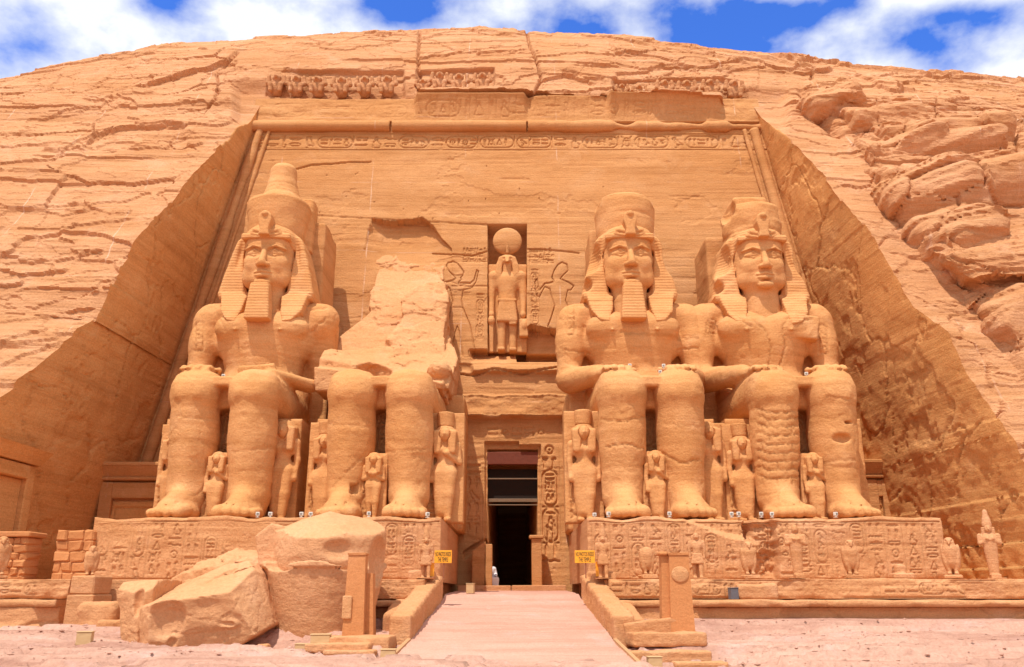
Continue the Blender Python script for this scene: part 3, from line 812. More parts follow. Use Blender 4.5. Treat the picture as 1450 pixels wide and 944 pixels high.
j0 = int(np.searchsorted(np.interp(S_ROWS, ARC, PROF_Z), Z_TOP))
rows_m = S_ROWS[j0:]
um = np.linspace(0, 1, 400)[:, None]
Bm = sheet(rows_m, lambda Z0: edge_x(np.minimum(Z0, 28.9), True) * (1 - um) + edge_x(np.minimum(Z0, 28.9), False) * um)
Nm = grid_normals(Bm)
Gm = rock_displace(Bm, Nm)
# recessed shelf that holds the row of baboons, and the slab left overhanging the cornice
pxm, pym = to_px(Bm)
def soft_in(x, a, b, w): return sstep(a - w, a + w, x) * (1 - sstep(b - w, b + w, x))
shelf = (soft_in(pxm, 374, 572, 3) * soft_in(pym, 104, 133, 2) + soft_in(pxm, 590, 700, 2) * soft_in(pym, 103, 127, 2) + soft_in(pxm, 868, 1062, 4) * soft_in(pym, 114, 139, 2)) * .40
over = (soft_in(pxm, 590, 748, 3) * .35 + soft_in(pxm, 752, 862, 10) * .15 + soft_in(pxm, 862, 1022, 2) * .5 - soft_in(pxm, 366, 586, 8) * .30) * sstep(131, 139, pym + 3*fbm(Bm[..., 0]*.5, 0, 0, 3, 8))
Gm[..., 1] += shelf - over
Gm[0, 1:-1] = Gm[0, :][1:-1]
wl_, wr_ = wing[True][0, j0:], wing[False][0, j0:]
fade = np.exp(-np.minimum(um, 1 - um) * 30)[..., None]
Gm = Gm + fade * np.where(um[..., None] < .5, (wl_ - Gm[0])[None], (wr_ - Gm[-1])[None])
lip = Gm[:, :1].copy(); lip[..., 1] += 2.0; lip[..., 2] += .05
Gm2 = np.concatenate([lip, Gm], 1)
parts.append((Gm2.reshape(-1, 3), grid_faces(Gm2.shape[0], Gm2.shape[1])))
# thick swelling beds of natural rock that overhang the dressed band on the right
def cliff_at(px, py):
    best = None
    for Y in np.linspace(-12, 8, 401):
        p = at(px, py, Y); e = abs(np.interp(p[2], PROF_Z, PROF_Y) - Y)
        if best is None or e < best[0]: best = (e, p)
    return best[1]
v = Vol((12.5, -9.5, 7.0), (33, 4.5, 31.5), .115)
for (lx, ly, rx, rz, out, tilt, ry) in ((1172, 160, 1.7, .85, .1, 14, 1.5), (1240, 178, 2.6, 1.0, .15, 10, 1.6), (1320, 196, 4.2, .9, .0, 6, 1.5),
                                         (1268, 222, 2.3, .95, .25, 16, 1.7), (1330, 226, 3.4, 1.1, .1, 8, 1.7), (1258, 262, 1.0, .7, .1, 10, 1.3),
                                         (1318, 300, 2.6, 2.0, .1, 18, 1.9), (1392, 290, 4.0, 2.2, .0, 8, 1.8), (1352, 362, 2.0, 1.7, .35, 20, 1.9), (1430, 372, 3.2, 1.3, .1, 6, 1.9), (1425, 452, 1.6, 1.6, -.2, 20, 1.6), (1478, 500, 2.2, 2.2, -.1, 10, 1.6)):
    c = cliff_at(lx, ly); c = c + np.array([0, -.84, .54]) * out
    v.box(c + np.array([-.1, -.25, .1]), (rx*.86, ry*.9, rz*.86), .42*rz, .05, rot=(30, -tilt, 12*math.sin(lx)))
X_, Y_, Z_ = np.meshgrid(*v.ax, indexing='ij'); m_ = np.abs(v.F) < 1.1
x_, y_, z_ = X_[m_], Y_[m_], Z_[m_]
q_ = z_ - .18*x_ + .5*y_ + .7*fbm(x_*.2, y_*.2, z_*.2, 3, 61)
bed = q_ / .85; fb = bed - np.floor(bed)
rr_ = _hash(np.floor(bed).astype(np.int64), np.zeros(len(bed), np.int64), np.zeros(len(bed), np.int64), 9)
e_, c_v = voro(x_*.26 + .3*fbm(x_*.4, z_*.4, 3, 3, 2), q_*.42 + .15*fbm(x_*.4, z_*.4, 9, 3, 6), 44)
v.F[m_] += .30*fbm(x_*.28, y_*.28, z_*.4, 4, 27) - .15*(1 - fb)*(.3 + rr_) + .05*vnoise(x_*.3, y_*.3, q_*5.5, 63) + .62*(c_v - .5) + .26*np.exp(-(e_/.025)**2) + .05*fbm(x_*1.5, y_*1.5, z_*2.5, 4, 29) + .03*vnoise(x_*.8, y_*.8, q_*13, 65)
parts.append(v.mesh())
V, Q = join(parts)
cliff = structure(mesh_obj('cliff', V, Q, M['cliff'], smooth=False))

# ------------------------------------------------------------------ the facade
facade = thing('temple_facade', 'tall carved sandstone temple facade cut back into the cliff, with cornice, inscriptions and central doorway', 'temple facade')
rnd = random.Random(4)
for left in (True, False):
    G = wing[left][0]                                             # displaced outer edge, all rows
    Z = G[:, 2]; ok = np.interp(S_ROWS, ARC, PROF_Z) < 28.6
    G = G[ok]; zi = G[:, 2]
    inner = np.stack([xinL(zi) if left else xinR(zi), FY(zi) + .15, zi], -1)
    t = np.linspace(0, 1, 90)[:, None, None]
    S = G[None] * (1 - t) + inner[None] * t
    f = (np.sin(np.pi * np.clip(t[..., 0], 0, 1))) ** .35 * sstep(0, .02, t[..., 0])
    x, y, z = S[..., 0], S[..., 1], S[..., 2]
    n1 = fbm(y*.22 + z*.1, 0, z*.2, 4, 12)
    rough = sstep(16, 6, z) if not left else sstep(.1, .5, fbm(y*.2, 1, z*.2, 2, 3)) * .5
    d = .10*n1 + .03*sstep(.1, .13, fbm(y*.3, 4, z*.35 + y*.2, 4, 13)) + .03*fbm(y*1.5, 0, z*1.5, 4, 14) \
        + rough * (.09 * np.abs(fbm(y*.8, 2, z*1.0, 5, 18, .6)) + .025*sstep(.05, .09, fbm(y*.8, 5, z*1.1, 5, 19)))
    ej, cj = voro(y*.28 + .4*fbm(y*.5, 1, z*.5, 3, 7), z*.22 + .4*fbm(y*.5, 8, z*.5, 3, 9) + y*.1, 5 + left)
    d = d - .10 * np.exp(-(ej / .014)**2) + .07 * (cj - .5) - .05 * sstep(.3, .33, fbm(y*.7, 2, z*.5, 5, 41))
    S = S + np.array([1 if left else -1, -.1, -.12]) * (d * f)[..., None]
    nx, nz = S.shape[:2]
    mesh_obj('side_wall', S.reshape(-1, 3), grid_faces(nx, nz, flip=not left), M['jamb'], facade)

# back wall with its niche, doorway, carved kings and bands of signs
zz = np.concatenate([np.arange(1.2, 12.5, .05), np.arange(12.5, 20, .036), np.arange(20, 25.2, .05), np.arange(25.2, 27.45, .036)])
uu = np.interp(np.linspace(0, 1, 960), [0, .28, .72, 1], [0, .385, .615, 1])[:, None]
Zw = zz[None, :] + 0 * uu
Xw = (xinL(Zw) - .8) * (1 - uu) + (xinR(Zw) + .8) * uu
Yw = FY(Zw)
PXw, PYw = to_px(np.stack([Xw, Yw, Zw], -1))
D = .05 * fbm(Xw*.25, 0, Zw*.4, 4, 6) + .015 * fbm(Xw*2, 0, Zw*2, 3, 7)
bedn = vnoise(Xw*.15, Yw*.15, Zw*3.1, 91) + .6*vnoise(Xw*.3, Yw*.3, Zw*7.0, 92)
D += .018 * sstep(.25, .7, bedn) + .035 * sstep(.42, .45, fbm(Xw*.10, 0, Zw*.8, 5, 26, .6)) + .03*sstep(.3, .34, fbm(Xw*.3, 3, Zw*.5, 5, 29, .6))
rl = Relief(31, 1.15, .035)                                       # frieze below the torus
rl.row(.7, .14, 29.4, .86, .038, .085, random.Random(11))
rl.stroke([(0, .03), (31, .03)], .035, .07); rl.stroke([(0, 1.1), (31, 1.1)], .035, .07)
D += rl.sample(Xw + 15.4, Zw - 25.45)
def zm(pts): return [(600 + a / 3.37, 280 + b / 3.37) for a, b in pts]
KING = [[(114,340),(107,322),(116,306),(140,302),(160,312),(180,336),(192,354),(186,372),(176,380),(180,390),(170,398),(166,406),(222,406),(240,392),(253,346),(262,350),(250,402),(228,430),(188,440),(180,488),(186,522),
         (222,608),(243,724),(214,730),(214,752),(226,760),(188,760),(170,640),(160,612),(150,640),(122,752),(134,760),(100,760),(104,690),(112,608),(128,522),(138,490),(124,432),(96,412),(100,402),(140,392),(152,384),(132,362),(114,340)]]
KING2 = [[(612,378),(622,346),(640,318),(660,306),(684,316),(690,345),(668,366),(652,384),(690,400),(718,418),(704,438),(688,440),(678,490),(690,520),(705,570),(718,640),(640,640),(592,612),(606,578),(626,512),(612,472),(602,434),(578,424),(552,474),(538,462),(530,400),(540,384),(552,440),(578,408),(606,404),(622,396),(618,388),(612,378)]]
for pl in KING + KING2:
    zp = zm(pl); q = seg_d(PXw, PYw, zp)
    D += .075 * (1 - sstep(.35, 1.1, q)) + np.where(inpoly(PXw, PYw, zp), .035 * np.exp(-q / 3.0), 0)
for pl in [[(126,440),(190,440)], [(130,522),(186,522)], [(112,345),(150,372),(186,368)], [(128,400),(176,418),(222,408)], [(118,425),(138,490)]]:
    D += .04 * (1 - sstep(.3, 1.0, seg_d(PXw, PYw, zm(pl))))
def px_rel(x0, y0, x1, y1, n, seed, kind, wd=.05, dp=.08):
    """rows or columns of signs over a pixel rectangle of the wall"""
    a = at(x0, y1, 1.0); b = at(x1, y0, 1.0)
    for _ in range(3):
        a = at(x0, y1, float(FY(a[2]))); b = at(x1, y0, float(FY(b[2])))
    W_, H_ = b[0] - a[0], b[2] - a[2]
    r = Relief(W_, H_, .035); g = random.Random(seed)
    for i in range(n):
        if kind == 'col': r.column(W_*(i+.08)/n, .02, W_*.84/n, H_ - .04, wd, dp, g)
        else: r.row(.02, H_*(i+.1)/n, W_ - .04, H_*.8/n, wd, dp, g)
    if kind == 'col':
        for i in range(n + 1): r.stroke([(W_*i/n, 0), (W_*i/n, H_)], wd*.6, dp*.5)
    return r.sample(Xw - a[0], Zw - a[2])
D += px_rel(655, 350, 688, 372, 3, 5, 'row', .035, .06) + px_rel(749, 350, 786, 374, 3, 6, 'row', .035, .06)
D += px_rel(673, 415, 686, 485, 1, 7, 'col', .035, .06) + px_rel(751, 380, 764, 470, 1, 8, 'col', .035, .06)
D += px_rel(655, 655, 684, 765, 1, 9, 'col', .05, .08) + px_rel(766, 628, 792, 800, 1, 10, 'col', .055, .11)
D += px_rel(690, 600, 772, 622, 1, 12, 'row', .045, .07)
# ledge over the doorway, rough broken courses above it
wb = 2.5 * fbm(Xw*1.1, 0, Zw*1.1, 4, 33)
inner_w = soft_in(PXw, 640, 810, 6)
D -= inner_w * soft_in(PYw + wb, 560, 590, 1.2) * (.22 + .12 * fbm(Xw*1.2, 0, Zw*2.4, 4, 34))
D -= soft_in(PXw, 648, 803, 1) * soft_in(PYw, 588.5, 593, .6) * .32
D -= soft_in(PXw, 640, 800, 8) * soft_in(PYw + wb, 526, 562, 1.5) * .10
# broken pocket beside the niche's foot, and the sunlit slope of the ledge
pk = inpoly(PXw, PYw + .5*wb, [(730, 497), (738, 470), (752, 459), (775, 464), (800, 466), (800, 512), (732, 512)])
D += np.where(pk, 1.0, 0)
slope = soft_in(PXw + wb, 668, 800, 3)
D += slope * np.where(PYw > 494, np.interp(PYw + .4*wb, [494, 497, 520, 526, 530], [0, .9, -.35, -.45, 0]), 0) * (PYw < 532)
D -= soft_in(PXw, 620, 800, 6) * soft_in(PYw + wb, 505, 516, 1) * .1
# scar where the second king's back tore away, cut deep under a ragged lip
lipn = 1.6 * fbm(Xw*1.3, 3, Zw*1.3, 4, 55)
scar = inpoly(PXw + lipn, PYw + lipn, [(526, 309), (545, 312), (562, 313), (598, 307), (612, 318), (626, 338), (640, 352), (640, 400), (505, 400), (518, 345)])
D += np.where(scar, .6 * np.interp(PYw, [305, 345, 385], [1, .8, .1]) * sstep(508, 548, PXw + 2*lipn) * (1 - .7*sstep(600, 640, PXw)), 0)
# cracks, scars, drilled holes
for pts, a, wd in (([(415, 240), (440, 234), (470, 232), (500, 229), (525, 228)], .14, .9), ([(612, 356), (640, 360), (668, 362), (690, 356)], .12, .9), ([(746, 352), (780, 354), (820, 358)], .08, 1),
                   ([(628, 528), (670, 532), (700, 524), (740, 530), (800, 520)], .2, 1.2), ([(452, 300), (452, 420)], .05, 1), ([(450, 305), (690, 318)], .06, .9), ([(640, 405), (690, 405)], .05, .9)):
    D += a * (1 - sstep(wd*.5, wd*1.4, seg_d(PXw, PYw + .3*wb, pts)))
g = random.Random(8)
for _ in range(16):
    hx, hy = g.uniform(450, 1080), g.uniform(225, 310)
    D += .12 * (1 - sstep(.4, 1.0, np.hypot(PXw - hx, PYw - hy)))
D += np.where((PXw > 690.3) & (PXw < 746) & (PYw > 317.5) & (PYw < 497), 1.35, 0)
# door frame set back, the opening itself, broken soffit
D += np.where((PXw > 686) & (PXw < 766) & (PYw > 627 + wb*.4 - np.where(PXw < 735, 1.5, -3)) & (PYw < 840), .28, 0)
D += np.where((PXw > 690) & (PXw < 761.5) & (PYw > 636) & (PYw < 845), 34.0, 0)
D += np.where(inpoly(PXw, PYw, [(655, 782), (668, 772), (688, 762), (690, 768), (672, 780), (658, 792)]), .25, 0)
Yw = Yw + D
mesh_obj('back_wall', np.stack([Xw, Yw, Zw], -1).reshape(-1, 3), grid_faces(*Xw.shape), M['wall'], facade)

# torus roll along the top, whole on the left and worn to a ragged ledge on the right
def rough_roll(name, p0, p1, r, wear, seed, parent, mat, n=220, m=14):
    p0, p1 = np.array(p0, float), np.array(p1, float); t = np.linspace(0, 1, n)
    ax = (p1 - p0) / np.linalg.norm(p1 - p0)
    a = np.cross(ax, (0, 1, 0)); a /= np.linalg.norm(a); b = np.cross(ax, a)
    an = np.linspace(0, 2*math.pi, m + 1)[:-1]
    C = p0 + (p1 - p0) * t[:, None]
    P = C[:, None] + r * (np.cos(an)[None, :, None]*a + np.sin(an)[None, :, None]*b)
    L = np.linalg.norm(p1 - p0)
    k = fbm(P[..., 0]*.9, P[..., 1]*1.2, P[..., 2]*.9, 4, seed)
    big = sstep(.05, .35, fbm(t*L*.35, seed*1.7, 0, 3, seed+3))
    sc = 1 - wear * (.5*np.maximum(k, -.3) + .8*big[:, None])
    P = C[:, None] + (P - C[:, None]) * sc[..., None]
    V = P.reshape(-1, 3); i = np.arange(n*m).reshape(n, m)
    q = np.stack([i[:-1], i[1:], np.roll(i, -1, 1)[1:], np.roll(i, -1, 1)[:-1]], -1).reshape(-1, 4)
    cap0 = [list(i[0])]; cap1 = [list(i[-1][::-1])]
    return mesh_obj(name, V, q.tolist() + cap0 + cap1, mat, parent)
ty = float(FY(27.0)) - .08
xa, xb = float(xinL(27.0)) - .1, float(xinR(27.0)) + .1
x1, x2 = at(552, 176, ty)[0], at(745, 178, ty)[0]
rough_roll('torus_moulding', (xa, ty, 27.02), (x1, ty, 27.02), .34, .10, 3, facade, M['wall'])
rough_roll('torus_moulding', (x1 + .15, ty, 27.02), (x2, ty, 27.02), .34, .16, 5, facade, M['wall'])
rough_roll('worn_torus_moulding', (x2 + .1, ty + .05, 27.05), (xb, ty + .05, 27.0), .36, .75, 9, facade, M['wall'])['label'] = 'right half of the roll moulding, eroded to a ragged ledge'
for left in (True, False):
    f = xinL if left else xinR; s_ = 1 if left else -1
    for off, r in ((.42, .27), (.95, .12)):
        rough_roll('corner_moulding', (float(f(2.2)) + s_*off, float(FY(2.2)) - .05, 2.2), (float(f(26.8)) + s_*off, float(FY(26.8)) - .05, 26.8), r, .3, 21 + int(off*10) + left, facade, M['wall'])
# cavetto cornice with its row of signs
rc = Relief(xb - xa, 1.65, .045)
rc.row(1.0, .3, xb - xa - 2.0, 1.0, .05, .10, random.Random(31))
for i in range(46):
    xx = at(590 + 9.4*i, 150, 2.3)[0] - xa
    if 0 < xx < rc.W and i % 3 != 1: rc.stroke([(xx, .2), (xx, 1.5)], .05, .08)
Xc, Zc = np.meshgrid(rc.x, rc.z, indexing='ij')
pc, _ = to_px(np.stack([Xc + xa, 0*Xc + 2.4, Zc + 27.3], -1))
keep = soft_in(pc, 588, 745, 4) * .9 + soft_in(pc, 752, 862, 12) * .5 + soft_in(pc, 862, 1022, 4)
tz = Zc / rc.H
Yc = FY(27.3) - .16 - keep * .45 * tz**2 + (1 - keep) * (.30 * tz + .10 * fbm(Xc*.6, 0, Zc*1.4, 4, 3)) + rc.D * (.22 + .16*keep) + .03 * fbm(Xc*1.5, 0, Zc*2, 4, 4)
nx, nz = Xc.shape
lip = np.stack([Xc[:, -1:] + xa, Yc[:, -1:] + 1.6, Zc[:, -1:] + 27.32], -1); low = np.stack([Xc[:, :1] + xa, Yc[:, :1] + .8, Zc[:, :1] + 27.28], -1)
Gc = np.concatenate([low, np.stack([Xc + xa, Yc, Zc + 27.3], -1), lip], 1)
mesh_obj('cornice', Gc.reshape(-1, 3), grid_faces(Gc.shape[0], Gc.shape[1]), M['wall'], facade)
# beams and rods inside the doorway
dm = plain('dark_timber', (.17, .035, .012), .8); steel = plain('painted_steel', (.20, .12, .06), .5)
def at_wall(px, py):
    a = at(px, py, 1.0)
    for _ in range(3): a = at(px, py, float(FY(a[2])))
    return a
a = at_wall(690, 656); b = at_wall(762, 641)
mb = MB(); mb.box((a[0]-.05, .95, a[2]), (b[0]+.05, 1.25, b[2]+.1), .03); mb.build('door_beam', dm, facade)
for y_, h_ in ((676, .06), (706.5, .16), (713, .05)):
    a = at_wall(690, y_); mb = MB(); mb.box((a[0]-.05, .95, a[2]-h_/2), (at_wall(762, y_)[0]+.05, 1.05, a[2]+h_/2), .012); mb.build('door_rail', steel, facade)
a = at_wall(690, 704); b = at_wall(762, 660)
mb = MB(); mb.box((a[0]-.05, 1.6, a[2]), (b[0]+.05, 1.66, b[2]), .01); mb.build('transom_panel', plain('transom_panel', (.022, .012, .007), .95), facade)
# ------------------------------------------------------------------ the four seated kings
PLINTH_Z = 4.2
def head_mesh(c, h=.036, wear=0.0):
    """face, ears and neck; c is the middle of the face (x, front y, z of the eyes)"""
    ex, fy, ez = c
    v = Vol((ex-1.65, fy-.75, ez-2.9), (ex+1.65, fy+2.6, ez+1.5), h)
    E, C, B = v.ell, v.cap, v.box
    E((ex, fy+1.25, ez+.25), (1.17, 1.22, 1.35), .1)                       # skull
    E((ex, fy+.95, ez-.45), (1.08, .93, 1.2), .25)                        # jaw and cheeks
    E((ex, fy+.52, ez-1.2), (.62, .5, .42), .25)                          # chin mass
    for s in (-1, 1):
        E((ex+s*.55, fy+.42, ez-.42), (.42, .3, .42), .2)                 # cheekbones
        E((ex+s*.80, fy+.75, ez-1.0), (.3, .4, .45), .25)
    B((ex, fy+.45, ez+.55), (.95, .3, .35), .25, .25)                     # forehead
    for s in (-1, 1):
        E((ex+s*.47, fy+.03, ez+.0), (.42, .14, .18), .14, cut=True)      # sockets
        E((ex+s*.46, fy+.335, ez-.01), (.37, .27, .15), .025)              # eyeballs
        C((ex+s*.15, fy+.14, ez-.03), (ex+s*.46, fy+.07, ez+.115), .034, .042, .05)   # upper lids
        C((ex+s*.46, fy+.07, ez+.115), (ex+s*.82, fy+.26, ez+.0), .042, .03, .05)
        C((ex+s*.17, fy+.15, ez-.07), (ex+s*.46, fy+.08, ez-.15), .024, .026, .04)
        C((ex+s*.46, fy+.08, ez-.15), (ex+s*.80, fy+.24, ez-.03), .026, .02, .04)
        C((ex+s*.16, fy+.04, ez+.235), (ex+s*.50, fy-.0, ez+.295), .045, .05, .07)    # brows
        C((ex+s*.50, fy-.0, ez+.295), (ex+s*.95, fy+.28, ez+.21), .05, .035, .07)
        E((ex+s*.18, fy-.06, ez-.62), (.145, .16, .11), .06)              # nostrils
        E((ex+s*.09, fy-.17, ez-.71), (.045, .09, .035), .02, cut=True)
    C((ex, fy+.10, ez+.22), (ex, fy-.20, ez-.56), .105, .165, .09)        # nose
    E((ex, fy-.2, ez-.62), (.16, .14, .12), .06)
    C((ex-.36, fy+.10, ez-.965), (ex, fy-.03, ez-.94), .05, .085, .04); C((ex+.36, fy+.10, ez-.965), (ex, fy-.03, ez-.94), .05, .085, .04)
    C((ex-.30, fy+.08, ez-1.10), (ex, fy-.02, ez-1.13), .06, .095, .04); C((ex+.30, fy+.08, ez-1.10), (ex, fy-.02, ez-1.13), .06, .095, .04)
    C((ex-.43, fy+.12, ez-1.01), (ex, fy-.10, ez-1.035), .028, .03, .02, cut=True); C((ex+.43, fy+.12, ez-1.01), (ex, fy-.10, ez-1.035), .028, .03, .02, cut=True)
    E((ex, fy+.12, ez-1.45), (.36, .22, .18), .12)                        # chin
    E((ex, fy+.06, ez-1.27), (.26, .10, .06), .06, cut=True)
    for s in (-1, 1):                                                     # ears
        E((ex+s*1.20, fy+1.05, ez-.12), (.13, .22, .42), .05, rot=(8, s*10, s*25))
        E((ex+s*1.30, fy+.95, ez-.02), (.07, .12, .24), .03, cut=True)
        E((ex+s*1.17, fy+.95, ez-.47), (.12, .13, .13), .05)
    C((ex, fy+1.2, ez-.9), (ex, fy+1.35, ez-2.8), .78, .95, .2)           # neck
    if wear: v.noise(wear, (1.6, 1.6, 2.5), 3, 4)
    return v.mesh()
def body_mesh(opt, h=.062):
    v = Vol((-3.75, -9.75, -.05), (3.75, -.6, 10.6), h)
    E, C, B = v.ell, v.cap, v.box
    for s in (-1, 1):
        x = s*1.12
        C((x, -7.62, 4.7), (x*1.03, -7.28, .95), .92, .80, .1)            # shin
        E((x, -7.28, 3.2), (.86, .96, 1.6), .3)                           # calf
        C((x, -8.1, 4.2), (x, -7.9, 1.3), .34, .22, .35)                  # shin bone
        B((x, -8.38, 4.72), (.50, .24, .22), .18, .12)                    # kneecap
        C((x - s*.5, -8.15, 5.15), (x + s*.5, -8.15, 5.15), .22, .22, .25)
        C((x, -7.72, 4.85), (x*.98, -3.2, 5.0), .95, 1.1, .15)            # thigh
        B((x, -5.6, 5.2), (.85, 2.5, .55), .4, .25)
        # foot: heel, instep, ball, five toes
        E((x*1.02, -6.95, .42), (.62, .62, .55), .2)
        C((x*1.03, -7.4, .95), (x*1.08, -8.7, .42), .62, .42, .3)
        E((x*1.06, -8.1, .28), (.74, 1.25, .42), .2)
        for i, (tx, ty_, r) in enumerate(((-.50, -9.40, .25), (-.12, -9.42, .205), (.17, -9.33, .19), (.42, -9.2, .18), (.64, -9.02, .17))):
            xx = x*1.07 + s*tx
            C((xx, ty_+.75, .30), (xx, ty_+.08, .19), r*1.0, r*.97, .04)
        for i, tx in enumerate((-.30, .03, .30, .53)):
            C((x*1.07 + s*tx, -9.55, .30), (x*1.07 + s*tx, -8.85, .60), .05, .02, .03, cut=True)
        E((x + s*.62, -7.2, 1.0), (.12, .22, .22), .12); E((x - s*.60, -7.2, 1.05), (.12, .22, .22), .12)   # ankles
    B((0, -5.2, 4.95), (1.6, 2.35, .62), .2, .15)                         # kilt between the thighs
    B((0, -7.35, 5.28), (.42, .85, .20), .06, .05)
    if opt.get('torso', True):
        E((0, -3.0, 5.9), (2.15, 1.55, 1.1), .3)
        C((0, -3.05, 6.2), (0, -3.05, 8.0), 1.05, 1.1, .3, sq=(1.62, 1.0, 1))       # waist
        E((0, -3.05, 8.35), (2.28, 1.32, 1.55), .35)                      # chest
        for s in (-1, 1):
            E((s*1.02, -3.85, 8.75), (1.08, .62, .72), .2)                # pectorals
            C((s*.6, -2.95, 9.65), (s*2.5, -2.95, 9.45), .62, .72, .25)   # shoulders
            E((s*(2.40 if opt.get('broken_arm') and s > 0 else 2.64), -3.0, 9.2), (.70, .72, .82), .2)
            E((s*.98, -4.50, 8.5), (.08, .06, .08), .06)
            C((s*.25, -3.5, 9.85), (s*2.2, -3.45, 9.7), .16, .12, .2)     # collar bones
        C((0, -2.9, 9.2), (0, -2.75, 10.5), 1.0, .85, .3)
        E((0, -4.15, 6.75), (.14, .12, .17), .1, cut=True)                # navel
        C((0, -4.28, 7.0), (0, -4.5, 8.3), .05, .05, .12, cut=True)
        C((-1.75, -3.35, 6.15), (0, -4.35, 5.95), .13, .13, .05); C((1.75, -3.35, 6.15), (0, -4.35, 5.95), .13, .13, .05)   # belt
        B((0, -1.7, 7.2), (2.85, .9, 2.6), .15, .15)                      # stone left behind the arms
        for s in (-1, 1):
            if (s == 1 and opt.get('broken_arm')):
                C((s*2.40, -2.75, 9.1), (s*2.40, -2.3, 6.9), .62, .52, .2)
                v.ell((s*2.75, -3.7, 7.6), (.75, .8, 1.25), .12, cut=True, rot=(0, 12, 0))
                C((s*2.55, -4.9, 5.85), (s*1.4, -6.7, 5.92), .42, .30, .2, sq=(1.2, 1, .7))
                B((s*.75, -6.3, 6.05), (.75, .45, .28), .12, .1, rot=(0, -8, 10))
                continue
            C((s*2.72, -3.0, 9.2), (s*2.86, -3.2, 6.7), .61, .53, .2)     # upper arm
            E((s*2.77, -3.15, 8.2), (.63, .66, .95), .3)
            C((s*2.82, -3.2, 6.5), (s*1.75, -5.9, 6.10), .60, .42, .2)   # forearm
            C((s*1.75, -5.9, 6.10), (s*1.35, -6.6, 6.0), .42, .40, .2, sq=(1.15, 1, .6))
            B((s*1.25, -6.95, 5.98), (.55, .5, .16), .12, .12)            # palm
            for i, (fx, ln, r) in enumerate(((-.42, .62, .125), (-.14, .80, .13), (.14, .84, .13), (.42, .72, .125))):
                fx *= s
                C((s*1.25 + fx, -7.2, 5.97), (s*1.25 + fx*1.05, -7.3-ln*.6, 5.92), r*1.12, r*1.08, .06, sq=(1, 1, .7))
                C((s*1.25 + fx*1.05, -7.3-ln*.6, 5.92), (s*1.25 + fx*1.06, -7.3-ln*.95, 5.80), r*1.06, r*.9, .06, sq=(1, 1, .7))
            C((s*1.25 - s*.5, -6.7, 6.0), (s*1.25 - s*.72, -7.15, 5.96), .15, .13, .06)   # thumb
            for zb in (7.25, 7.45):
                C((s*2.1, -3.65, zb), (s*3.3, -3.75, zb), .0, .0, .02)
    if opt.get('chest_scar'):
        B((1.55, -4.0, 8.7), (.75, .35, .55), .1, .05, rot=(0, 6, 0))
    for g in opt.get('gouges', ()): v.ell(g[:3], g[3:6], .06, cut=True)
    v.F = np.maximum(v.F, (-v.ax[2]).reshape(1, 1, -1) + .0)
    return v.mesh()
def nemes_mesh(c, broken=0.0, h=.05):
    """striped head cloth: cap, wings spreading to the shoulders, two lappets on the chest"""
    ex, fy, ez = c
    v = Vol((ex-2.5, fy-.9, ez-3.7), (ex+2.5, fy+3.2, ez+1.9), h)
    E, C, B = v.ell, v.cap, v.box
    E((ex, fy+1.35, ez+.85), (1.33, 1.42, .98), .1)                       # cap over the skull
    B((ex, fy+.62, ez+.78), (1.12, .62, .15), .1, .08)                    # brow band
    wingp = [(.95, 1.05), (1.32, 1.08), (1.52, .85), (1.72, .2), (1.95, -.7), (2.18, -1.75), (2.08, -2.0), (.9, -2.0), (.95, -1.0), (1.18, 0), (1.16, .6)]
    for s in (-1, 1):
        v.prism([(ex + s*p[0], ez + p[1]) for p in wingp], fy+.72, fy+2.5, .14, .12)
        # lappet following the chest, set forward at its foot
        v.prism([(ex + s*.74, ez-1.6), (ex + s*2.0, ez-1.7), (ex + s*1.80, ez-2.75), (ex + s*1.45, ez-3.2), (ex + s*1.02, ez-3.28), (ex + s*.86, ez-2.7)], fy+.02, fy+1.0, .08, .1, shear=.42, z0=ez-3.3)
        v.ell((ex + s*1.32, fy+.45, ez+.15), (.16, .42, .95), .1, cut=True, rot=(0, -s*7, 0))   # hollow behind the ear
    E((ex, fy+.75, ez-.55), (1.09, 1.0, 1.55), .05, cut=True)             # opening for the face
    B((ex, fy+.2, ez-.6), (1.04, .75, 1.28), .3, .05, cut=True)
    B((ex, fy+.2, ez-2.5), (.62, 1.0, .9), .2, .08, cut=True)
    if broken:
        v.noise(broken, (.9, .9, 1.3), 4, 12)
        v.ell((ex-2.0, fy+.9, ez+.1), (.75, .9, .9), .15, cut=True)
        v.ell((ex-2.2, fy+.8, ez-1.3), (.5, .8, .35), .15, cut=True)
        v.ell((ex+2.15, fy+.8, ez+.1), (.55, .8, 1.0), .15, cut=True)
    return v.mesh()
def uraeus_mesh(c, h=.035):
    ex, fy, ez = c
    v = Vol((ex-1.1, fy-.75, ez+.45), (ex+1.1, fy+.9, ez+2.2), h)
    v.prism([(ex-.24, ez+.72), (ex-.20, ez+1.0), (ex-.31, ez+1.45), (ex-.28, ez+1.72), (ex-.12, ez+1.86), (ex+.12, ez+1.86), (ex+.28, ez+1.72), (ex+.31, ez+1.45), (ex+.20, ez+1.0), (ex+.24, ez+.72)], fy-.36, fy+.25, .06, .04)
    v.ell((ex, fy-.36, ez+1.72), (.15, .12, .14), .05)
    for s in (-1, 1):
        v.cap((ex+s*.22, fy-.02, ez+.98), (ex+s*.55, fy+.05, ez+1.08), .09, .09, .05); v.cap((ex+s*.55, fy+.05, ez+1.08), (ex+s*.66, fy+.08, ez+.9), .09, .08, .05)
        v.cap((ex+s*.66, fy+.08, ez+.9), (ex+s*.30, fy+.0, ez+.82), .08, .07, .05)
    return v.mesh()
